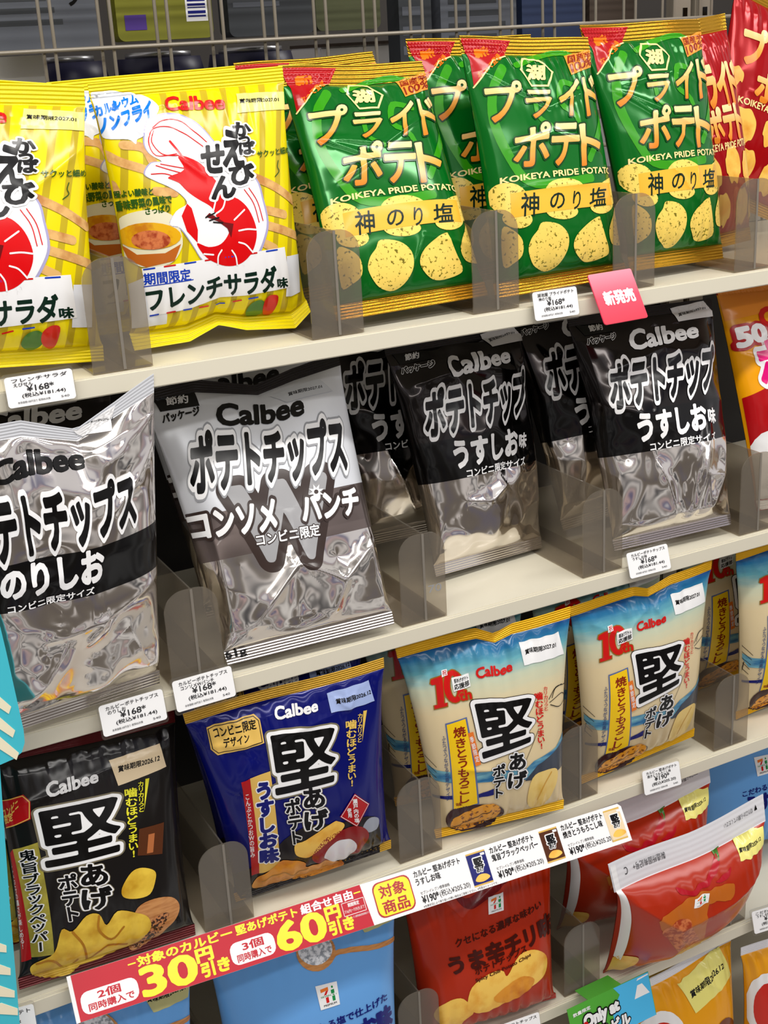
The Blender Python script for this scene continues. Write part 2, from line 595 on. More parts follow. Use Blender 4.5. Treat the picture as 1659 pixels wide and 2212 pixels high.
def thicken(V, T, rad, h=1/52):
    """Grow a flat letter by rad on all sides: distance field on a grid, contoured cell by cell."""
    cnt = {}
    for f in T.tolist():
        for i in range(3):
            k = (min(f[i], f[(i+1) % 3]), max(f[i], f[(i+1) % 3]))
            cnt[k] = cnt.get(k, 0)+1
    rim = np.array([k for k, c in cnt.items() if c == 1])
    T = T[np.abs(np.cross(V[T[:, 1]]-V[T[:, 0]], V[T[:, 2]]-V[T[:, 0]])) > 1e-7]
    A, B, C_ = V[T[:, 0]], V[T[:, 1]], V[T[:, 2]]
    sg = np.sign(np.cross(B-A, C_-A))[None]
    lo, hi = V.min(0)-rad-1.5*h, V.max(0)+rad+1.5*h
    nx, ny = (np.ceil((hi-lo)/h).astype(int)+1)
    gx, gy = np.meshgrid(lo[0]+h*np.arange(nx), lo[1]+h*np.arange(ny))
    Q = np.stack([gx.ravel(), gy.ravel()], 1)
    S0, S1 = V[rim[:, 0]], V[rim[:, 1]]
    D = S1-S0
    t = np.clip(((Q[:, None]-S0)*D).sum(2)/np.maximum((D*D).sum(1), 1e-12), 0, 1)
    d = np.linalg.norm(Q[:, None]-S0-t[..., None]*D, axis=2).min(1)
    q = Q[:, None]
    ins = ((np.cross(B-A, q-A)*sg >= 0) & (np.cross(C_-B, q-B)*sg >= 0) & (np.cross(A-C_, q-C_)*sg >= 0)).any(1)
    f = (rad-np.where(ins, -d, d)).reshape(ny, nx)
    inn = f > 0
    full = inn[:-1, :-1] & inn[:-1, 1:] & inn[1:, :-1] & inn[1:, 1:]
    some = (inn[:-1, :-1] | inn[:-1, 1:] | inn[1:, :-1] | inn[1:, 1:]) & ~full
    vs, ts = [], []

    def fan(poly):
        b = len(vs)
        vs.extend(poly)
        ts.extend((b, b+i, b+i+1) for i in range(1, len(poly)-1))
    for j in range(ny-1):
        y0, y1 = lo[1]+j*h, lo[1]+(j+1)*h
        i = 0
        while i < nx-1:
            if full[j, i]:
                k = i
                while k < nx-1 and full[j, k] and k-i < 8:
                    k += 1
                fan([(lo[0]+i*h, y0), (lo[0]+k*h, y0), (lo[0]+k*h, y1), (lo[0]+i*h, y1)])
                i = k
                continue
            if some[j, i]:
                c = ((i, j), (i+1, j), (i+1, j+1), (i, j+1))
                poly = []
                for m in range(4):
                    (a0, b0), (a1, b1) = c[m], c[(m+1) % 4]
                    f0, f1 = f[b0, a0], f[b1, a1]
                    if f0 > 0:
                        poly.append((lo[0]+a0*h, lo[1]+b0*h))
                    if (f0 > 0) != (f1 > 0):
                        w = f0/(f0-f1)
                        poly.append((lo[0]+(a0+(a1-a0)*w)*h, lo[1]+(b0+(b1-b0)*w)*h))
                if len(poly) > 2:
                    fan(poly)
            i += 1
    return np.array(vs), np.array(ts)


def char_shape(ch, rad):
    """One letter, thickened all round by rad (em): vertices, triangles without overlaps, advance."""
    rad = round(rad*80)/80
    key = (ch, rad)
    if key in _gc:
        return _gc[key]
    V, T = raw_glyph(ch)
    if ch == ' ' or not len(V):
        r = (V, T, .3)
    elif rad <= 0:
        r = (V, T, raw_glyph(ch+'|')[0][:, 0].max()-raw_glyph('|')[0][:, 0].max())
    else:
        adv = char_shape(ch, 0)[2]
        V2, T2 = thicken(V, T, rad)
        r = (V2, T2, adv)
    _gc[key] = r
    return r


def layout(text, vert, rad):
    """Letters set in a line or a column -> vertices, triangles and the box of the unthickened letters."""
    Vs, Ts, n, lo, hi = [], [], 0, np.array([9e9, 9e9]), np.array([-9e9, -9e9])
    pen = 0.0
    for ch in text:
        V0, T0, adv = char_shape(ch, 0)
        if not len(V0):
            pen += .3 if not vert else -.5
            continue
        V, T, _ = char_shape(ch, rad)
        if vert:
            rot = ch in 'ー〜～'
            if rot:
                V0 = np.stack([V0[:, 1], -V0[:, 0]], 1)
                V = np.stack([V[:, 1], -V[:, 0]], 1)
            l, h = V0.min(0), V0.max(0)
            hh = max(h[1]-l[1], .35)
            d = np.array([-(l[0]+h[0])/2, pen-(h[1]+l[1])/2-hh/2-.06])
            pen -= hh+.12
        else:
            d = np.array([pen, 0])
            pen += adv
        lo, hi = np.minimum(lo, (V0+d).min(0)), np.maximum(hi, (V0+d).max(0))
        Vs.append(V+d)
        Ts.append(T+n)
        n += len(V)
    if not Vs:
        return None
    return np.concatenate(Vs), np.concatenate(Ts), lo, hi


def smooth_closed(pts, n=4):
    P = np.array(pts, float)
    out = []
    N = len(P)
    for i in range(N):
        p0, p1, p2, p3 = P[i-1], P[i], P[(i+1) % N], P[(i+2) % N]
        for j in range(n):
            t = j/n
            out.append(.5*((2*p1)+(-p0+p2)*t+(2*p0-5*p1+4*p2-p3)*t*t+(-p0+3*p1-3*p2+p3)*t**3))
    return np.array(out)


def smooth_open(pts, n=4):
    P = np.array(pts, float)
    if len(P) < 3:
        return P
    E = np.concatenate([[2*P[0]-P[1]], P, [2*P[-1]-P[-2]]])
    out = []
    for i in range(1, len(E)-2):
        p0, p1, p2, p3 = E[i-1:i+3]
        for j in range(n):
            t = j/n
            out.append(.5*((2*p1)+(-p0+p2)*t+(2*p0-5*p1+4*p2-p3)*t*t+(-p0+3*p1-3*p2+p3)*t**3))
    out.append(P[-1])
    return np.array(out)


def poly_tris(P):
    t = tessellate_polygon([[Vector((p[0], p[1], 0)) for p in P]])
    return P[np.array(t, int)]


CIRC = [(math.cos(i*.7854), math.sin(i*.7854)) for i in range(8)]


def item_soups(it, S):
    """One print item -> list of (colour, layer, soup in metric sheet coordinates, soup of own box coordinates)."""
    sc = np.array([S.W, S.H])
    out = []
    if it[0] == 't':
        _, part, text, quad, col, bold, outl, vert, layer = it
        g0 = layout(text, vert, 0)
        if g0 is None:
            return out
        lo, hi = g0[2], np.maximum(g0[3], g0[2]+1e-3)
        q = np.array(quad, float)
        em = np.linalg.norm((q[0]-q[3])*sc)/max(hi[1]-lo[1], .3)
        if not vert:
            em = (em+np.linalg.norm((q[1]-q[0])*sc)/max(hi[0]-lo[0], .3))/2

        def put(rad, colour, ly):
            V, T = layout(text, vert, rad if em > .0035 else 0)[:2]
            st = (V-lo)/(hi-lo)
            s, t = st[:, :1], st[:, 1:]
            uv = (q[3]*(1-s)+q[2]*s)*(1-t)+(q[0]*(1-s)+q[1]*s)*t
            out.append((colour, ly, (uv*sc)[T], st[T]))
        nl = len(outl) if em > .0035 else 0
        for i in range(nl):
            put(outl[i][1]+bold, outl[i][0], layer+.9*i)
        put(bold, col, layer+.9*nl)
    elif it[0] == 'p':
        _, part, pts, col, layer, sm = it
        P = smooth_closed(pts) if sm else np.array(pts, float)
        s = poly_tris(P*sc)
        out.append((col, layer, s, s*0+.5))
    else:
        _, part, pts, w, col, layer, sm = it
        P = (smooth_open(pts) if sm else np.array(pts, float))*sc
        D = np.diff(P, axis=0)
        D /= np.maximum(np.linalg.norm(D, axis=1, keepdims=True), 1e-9)
        N = np.stack([-D[:, 1], D[:, 0]], 1)
        Nv = np.concatenate([N[:1], N[:-1]+N[1:], N[-1:]])
        closed = np.linalg.norm(P[0]-P[-1]) < 1e-6
        if closed:
            Nv[0] = Nv[-1] = N[0]+N[-1]
        Nv /= np.maximum(np.linalg.norm(Nv, axis=1, keepdims=True), 1e-6)
        Nr = np.concatenate([N[:1], N])
        Nv /= np.clip((Nv*Nr).sum(1, keepdims=True), .45, 1)
        A_, B_ = P+Nv*w/2, P-Nv*w/2
        so = []
        for i in range(len(P)-1):
            so += [[B_[i], B_[i+1], A_[i+1]], [B_[i], A_[i+1], A_[i]]]
        if not closed:
            for c, d, s_ in ((P[0], D[0], -1), (P[-1], D[-1], 1)):
                n_ = np.array([-d[1], d[0]])
                ring = [c+w/2*(n_*math.cos(k*math.pi/5)+s_*d*math.sin(k*math.pi/5)) for k in range(6)]
                for i in range(5):
                    so.append([c, ring[i], ring[i+1]])
        so = np.array(so)
        out.append((col, layer, so, so*0+.5))
    return out


def print_on(S, items, parent, L=.003, lift=.00035, step=.0002, names=None):
    parts = {}
    for it in items:
        parts.setdefault(it[1], []).append(it)
    for part, its in parts.items():
        VV, FF, NN, UV, FM, mats, n = [], [], [], [], [], [], 0
        for it in its:
            for col, ly, soup, box in item_soups(it, S):
                J = np.concatenate([soup, box], 2)
                # split soup and box coordinates together
                P = J
                for _ in range(14):
                    e = np.stack([np.linalg.norm((P[:, (i+1) % 3]-P[:, i])[:, :2], axis=1) for i in range(3)], 1)
                    k = e.argmax(1)
                    m = e.max(1) > L
                    if not m.any():
                        break
                    Q, kk = P[m], k[m]
                    r = np.arange(len(Q))
                    A, B, C_ = Q[r, kk], Q[r, (kk+1) % 3], Q[r, (kk+2) % 3]
                    Mi = (A+B)/2
                    P = np.concatenate([P[~m], np.stack([A, Mi, C_], 1), np.stack([Mi, B, C_], 1)])
                ar = np.cross(P[:, 1, :2]-P[:, 0, :2], P[:, 2, :2]-P[:, 0, :2])
                P = P[np.abs(ar) > 1e-12]
                ar = ar[np.abs(ar) > 1e-12]
                P[ar < 0] = P[ar < 0][:, ::-1]
                key = np.round(P.reshape(-1, 4), 7)
                uq, inv = np.unique(key, axis=0, return_inverse=True)
                inv = inv.reshape(-1, 3)
                u = np.clip(uq[:, 0]/S.W, .006, .994)
                v = np.clip(uq[:, 1]/S.H, .003, .997)
                nr = S.nrm(u, v)
                pos = S.pos(u, v)+nr*(lift+step*ly)
                VV.append(pos)
                NN.append(nr)
                UV.append(uq[:, 2:])
                FF.append(inv+n)
                n += len(pos)
                if col not in mats:
                    mats.append(col)
                FM.append(np.full(len(inv), mats.index(col)))
        if VV:
            mesh_obj(part.split('#')[0], np.concatenate(VV), np.concatenate(FF), mats, np.concatenate(FM), parent, np.concatenate(NN), np.concatenate(UV))


def build_bag(name, bag, mat, zones, seal_top, seal_bot, art, nu=120):
    """zones: [(v_high, material)] for the film between the seals, bottom to top."""
    root = empty(name, mat)
    top, bot = 1-bag.st, bag.sb

    def sheet(pname, vs, mats_of, close=False):
        us = .5-.5*np.cos(np.linspace(0, math.pi, nu))
        us = .75*np.linspace(0, 1, nu)+.25*us
        gu, gv = np.meshgrid(us, vs)
        Vs, Ns, Us, Fs, Fm, n = [], [], [], [], [], 0
        mats = []
        for front in (True, False):
            if front:
                a, b = gu, gv
            else:
                a, b = gu[:, ::4], gv[:, ::4]
                a[:, -1] = 1
            P = bag.pos(a, b, front)
            N = bag.nrm(a, b, front)
            R, Cn = a.shape
            idx = np.arange(R*Cn).reshape(R, Cn)+n
            q = np.stack([idx[:-1, :-1], idx[:-1, 1:], idx[1:, 1:], idx[1:, :-1]], -1).reshape(-1, 4)
            if not front:
                q = q[:, ::-1]
            vm = np.repeat((vs[:-1]+vs[1:])/2, Cn-1)
            fm = np.zeros(len(q), int)
            for hi, mt in reversed(mats_of):
                if mt not in mats:
                    mats.append(mt)
                fm[vm <= hi] = mats.index(mt)
            Vs.append(P.reshape(-1, 3))
            Ns.append(N.reshape(-1, 3))
            Us.append(np.stack([a.ravel(), b.ravel()], 1))
            Fs.append(q)
            Fm.append(fm)
            n += R*Cn
        return mesh_obj(pname, np.concatenate(Vs), np.concatenate(Fs), mats, np.concatenate(Fm), root, np.concatenate(Ns), np.concatenate(Us))
    body = np.unique(np.concatenate([np.linspace(bot, top, 150), [z[0] for z in zones if bot < z[0] < top]]))
    sheet('film_body', body, zones)
    sheet('top_seal', np.linspace(top, 1, 26), [(2, seal_top)])
    sheet('bottom_seal', np.linspace(0, bot, 22), [(2, seal_bot)])
    print_on(bag, art, root)
    return root


def copy_tree(src, loc_add, rot=None):
    r = src.copy()
    COL.objects.link(r)
    for ch in list(src.children):
        c = ch.copy()
        COL.objects.link(c)
        c.parent = r
        for g in list(ch.children):
            d = g.copy()
            COL.objects.link(d)
            d.parent = c
    m = src.matrix_world.copy()
    if rot is not None:
        m = Matrix.Translation(m.translation) @ rot @ Matrix.Translation(-m.translation) @ m
    m.translation = m.translation+Vector(loc_add)
    r.matrix_world = m
    return r


def pose(loc, yaw, lean, roll):
    r, nn, u = frame(yaw, lean, roll)
    mm = Matrix((tuple(r), tuple(nn), tuple(u))).transposed().to_4x4()
    mm.translation = Vector(loc)
    return mm


# ------------------------------------------------------------------ data: where each bag stands and what is printed on it
BAGS = {
 'Y1': ([.2034,.0407,1.2549], -.0388, .1399, -.0811, [[-.0975,.2377],[.098,.2376],[.0969,.0003],[-.0975,0]], {'T':.034,'Tb':.02,'seed':3,'st':.075,'sb':.06,'pleat':.0022,'crum':.0007,'ins':.03,'creases':[(.72,.62,.99,.78,.004,.006)]}),
 'Y2': ([.422,.0553,1.2486], -.0143, .113, .0025, [[-.0925,.2359],[.0928,.2402],[.0887,-.0022],[-.0894,.0023]], {'T':.034,'Tb':.02,'seed':5,'st':.06,'sb':.07,'pleat':.0022,'crum':.0007,'ins':.03,'fb':.5,'bot':[(0,-.004),(.3,-.002),(.47,.01),(.62,.002),(.9,-.002),(1,.012)],'creases':[(.1,.86,.45,.62,.002,.003),(.1,.86,.35,.9,.002,.003),(.35,.9,.95,.9,.0015,.003)]}),
 'G1': ([.6075,.0173,1.2565], .009, .4218, .002, [[-.0797,.2532],[.0781,.248],[.0871,.0006],[-.085,-.0012]], {'T':.03,'Tb':.02,'seed':11,'st':.085,'sb':.06,'pleat':.0016,'crum':.0011,'ncr':18,'creases':[(.1,.68,.5,.63,.003,.0022),(.5,.63,.93,.77,.003,.0022),(.1,.68,.4,.57,.003,.0022),(.4,.57,.12,.5,.002,.003),(.45,.1,.6,.25,.003,.0022),(.6,.25,.98,.2,.0018,.003)]}),
 'G2': ([.7832,.0158,1.2548], .0157, .2668, -.0155, [[-.0786,.2586],[.0776,.2523],[.0845,.0016],[-.083,-.0029]], {'T':.03,'Tb':.02,'seed':12,'st':.07,'sb':.06,'pleat':.0016,'crum':.0011,'ncr':20,'creases':[(.12,.85,.5,.7,.003,.0022),(.5,.7,.95,.78,.002,.003),(.15,.55,.5,.6,.002,.003),(.5,.6,.9,.5,.002,.003),(.2,.4,.9,.38,.0018,.003)]}),
 'G3': ([.9541,.0381,1.2559], .0776, .2439, -.0003, [[-.0876,.2614],[.0874,.2618],[.0701,-.0031],[-.0693,.0005]], {'T':.03,'Tb':.02,'seed':13,'st':.07,'sb':.06,'pleat':.0016,'crum':.0011,'ncr':20,'creases':[(.1,.72,.9,.48,.0024,.003),(.1,.72,.75,.42,.002,.003),(.15,.74,.6,.78,.002,.003),(.6,.78,.98,.7,.002,.003),(.35,.42,.62,.25,.0024,.003),(.9,.42,.66,.25,.0024,.003),(.64,.45,.64,.24,.003,.003)]}),
 'S1': ([.221,-.0083,.939], .1788, -.0627, -.0335, [[-.0966,.2869],[.0991,.2916],[.0868,-.0013],[-.0898,-.001]], {'fine':.0014,'crimp':.0002,'pf':(1.5,4.5),'pd':.035,'T':.036,'Tb':.022,'seed':21,'st':.05,'sb':.05,'pleat':.004,'crum':.0075,'ncr':18,'ins':.02,'top':[(0,-.004),(.35,-.004),(.6,-.022),(.8,-.006),(1,.012)],'creases':[(.98,.82,.7,.68,.006,.008),(.3,.33,.62,.36,.006,.009),(.62,.36,.95,.42,.005,.008),(.62,.36,.5,.28,.005,.008),(.4,.3,.2,.1,.006,.012),(.75,.3,.9,.1,.005,.012)]}),
 'S2': ([.4631,-.0003,.9389], -.0626, .354, .0508, [[-.1066,.2804],[.1026,.2742],[.0924,-.0053],[-.0877,.0018]], {'cv':.42,'fine':.001,'crimp':.0002,'pf':(1.5,4.5),'pd':.035,'T':.036,'Tb':.024,'seed':22,'st':.045,'sb':.05,'pleat':.002,'crum':.006,'ncr':22,'ins':.02,'top':[(0,0),(.25,.004),(.55,-.012),(.75,-.002),(1,.006)],'creases':[(.47,.3,.13,.1,.01,.012),(.47,.3,.72,.21,.01,.012),(.72,.21,.95,.32,.008,.012),(.47,.3,.5,.5,.003,.012),(.72,.21,.62,.08,.008,.01),(.08,.45,.06,.1,.006,.01),(.93,.5,.93,.2,.004,.01)],'dent':[(.45,.15,.1,.07,-.006)]}),
 'S3': ([.7325,.0891,.9355], .1133, .2395, -.024, [[-.0955,.2636],[.096,.2629],[.077,-.0016],[-.0776,-.0001]], {'fine':.0013,'crimp':.0002,'pf':(1.5,4.5),'pd':.035,'T':.034,'Tb':.022,'seed':23,'st':.045,'sb':.05,'pleat':.004,'crum':.0065,'ncr':20,'ins':.02,'creases':[(.1,.82,.5,.86,.006,.008),(.5,.86,.8,.96,.006,.008),(.5,.86,.85,.8,.005,.006),(.25,.3,.45,.28,.006,.008),(.45,.28,.6,.34,.005,.008),(.85,.9,.97,.2,.006,.012)]}),
 'S4': ([.9414,.0188,.9403], -.0707, .2685, .0005, [[-.0996,.2727],[.099,.2685],[.0826,-.0009],[-.0815,-.0015]], {'fine':.0013,'crimp':.0002,'pf':(1.5,4.5),'pd':.035,'T':.036,'Tb':.022,'seed':24,'st':.045,'sb':.05,'pleat':.003,'crum':.0065,'ncr':20,'ins':.02,'creases':[(.15,.75,.55,.82,.006,.008),(.28,.42,.45,.08,.008,.012),(.78,.5,.58,.05,.01,.01),(.7,.26,.9,.24,.006,.008),(.9,.24,.96,.42,.006,.01),(.7,.26,.72,.1,.006,.008),(.72,.1,.9,.24,.006,.008),(.1,.1,.4,.06,.006,.008)]}),
 'K1': ([.2214,.0056,.6489], .0359, .1719, -.073, [[-.0914,.2408],[.0928,.2421],[.0905,-.0003],[-.0917,-.0012]], {'T':.028,'Tb':.02,'seed':31,'st':.055,'sb':.05,'pleat':.001,'crum':.0005,'ncr':14,'creases':[(.05,.77,.6,.84,.002,.004),(.6,.84,.95,.86,.002,.004)]}),
 'K2': ([.4556,.0206,.6542], -.1336, -.0689, .0795, [[-.1062,.2451],[.1073,.243],[.0894,.0013],[-.0899,-.0024]], {'T':.032,'Tb':.02,'seed':32,'st':.05,'sb':.05,'pleat':.0022,'crum':.0006,'ncr':14,'creases':[(.05,.84,.35,.8,.0025,.005),(.35,.8,.75,.84,.002,.004),(.8,.84,.7,.92,.0025,.003),(.8,.84,.78,.94,.0025,.003),(.8,.84,.88,.95,.0025,.003),(.25,.75,.12,.6,.004,.008)]}),
 'C1': ([.6841,.0043,.649], -.2251, .0128, .0477, [[-.1015,.2461],[.1019,.2474],[.0782,-.0023],[-.0782,-.0007]], {'T':.03,'Tb':.02,'seed':33,'st':.05,'sb':.05,'pleat':.0025,'crum':.0006,'ncr':14,'top':[(0,0),(.45,.003),(.55,-.008),(.65,0),(1,.004)],'creases':[(.45,.96,.4,.86,.0025,.004),(.55,.96,.7,.88,.0025,.004),(.2,.4,.45,.36,.0025,.005)]}),
 'C2': ([.9008,.0241,.6533], -.0379, -.0651, .056, [[-.0987,.2452],[.1016,.244],[.0829,.0034],[-.0854,-.0051]], {'T':.03,'Tb':.02,'seed':34,'st':.05,'sb':.05,'pleat':.0025,'crum':.0006,'ncr':14,'top':[(0,0),(.45,-.002),(.55,-.01),(.7,0),(1,.004)],'creases':[(.1,.9,.3,.8,.0025,.005),(.3,.8,.55,.92,.0025,.004),(.55,.92,.6,.84,.0025,.004),(.2,.55,.2,.15,.003,.008)]}),
 'B1': ([.4348,.0133,.3758], -.1296, .0737, -.0068, [[-.1103,.2341],[.1131,.2385],[.1029,-.0018],[-.1046,0]], {'T':.036,'Tb':.022,'seed':41,'st':.05,'sb':.03,'pleat':.003,'crum':.0005,'ncr':14,'a':.35,'b':.8,'creases':[(.3,.92,.4,.8,.0025,.003),(.6,.92,.7,.78,.003,.003),(.45,.9,.8,.88,.0025,.003)]}),
 'R1': ([.6676,.0176,.3696], -.1127, .0973, -.0044, [[-.099,.2106],[.1001,.2189],[.0938,-.0045],[-.0946,.0032]], {'T':.036,'Tb':.022,'seed':42,'st':.05,'sb':.03,'pleat':.003,'crum':.0004,'ncr':12,'a':.35,'b':.8,'creases':[(.2,.9,.32,.74,.003,.005),(.32,.74,.75,.93,.003,.005)]}),
 'R2': ([.939,.0046,.3849], -.012, -.3762, .1358, [[-.1126,.2264],[.1163,.2215],[.0979,.0108],[-.1017,-.0107]], {'T':.056,'Tb':.02,'seed':43,'st':.17,'crimp':.0001,'sb':.03,'pleat':.002,'crum':.0012,'ncr':18,'a':.55,'b':.4,'ft':.5,'top':[(0,0),(.5,-.006),(1,0)],'creases':[(.28,.62,.95,.68,.008,.012),(.28,.62,.05,.8,.006,.01),(.28,.62,.3,.2,.005,.012)]}),
}

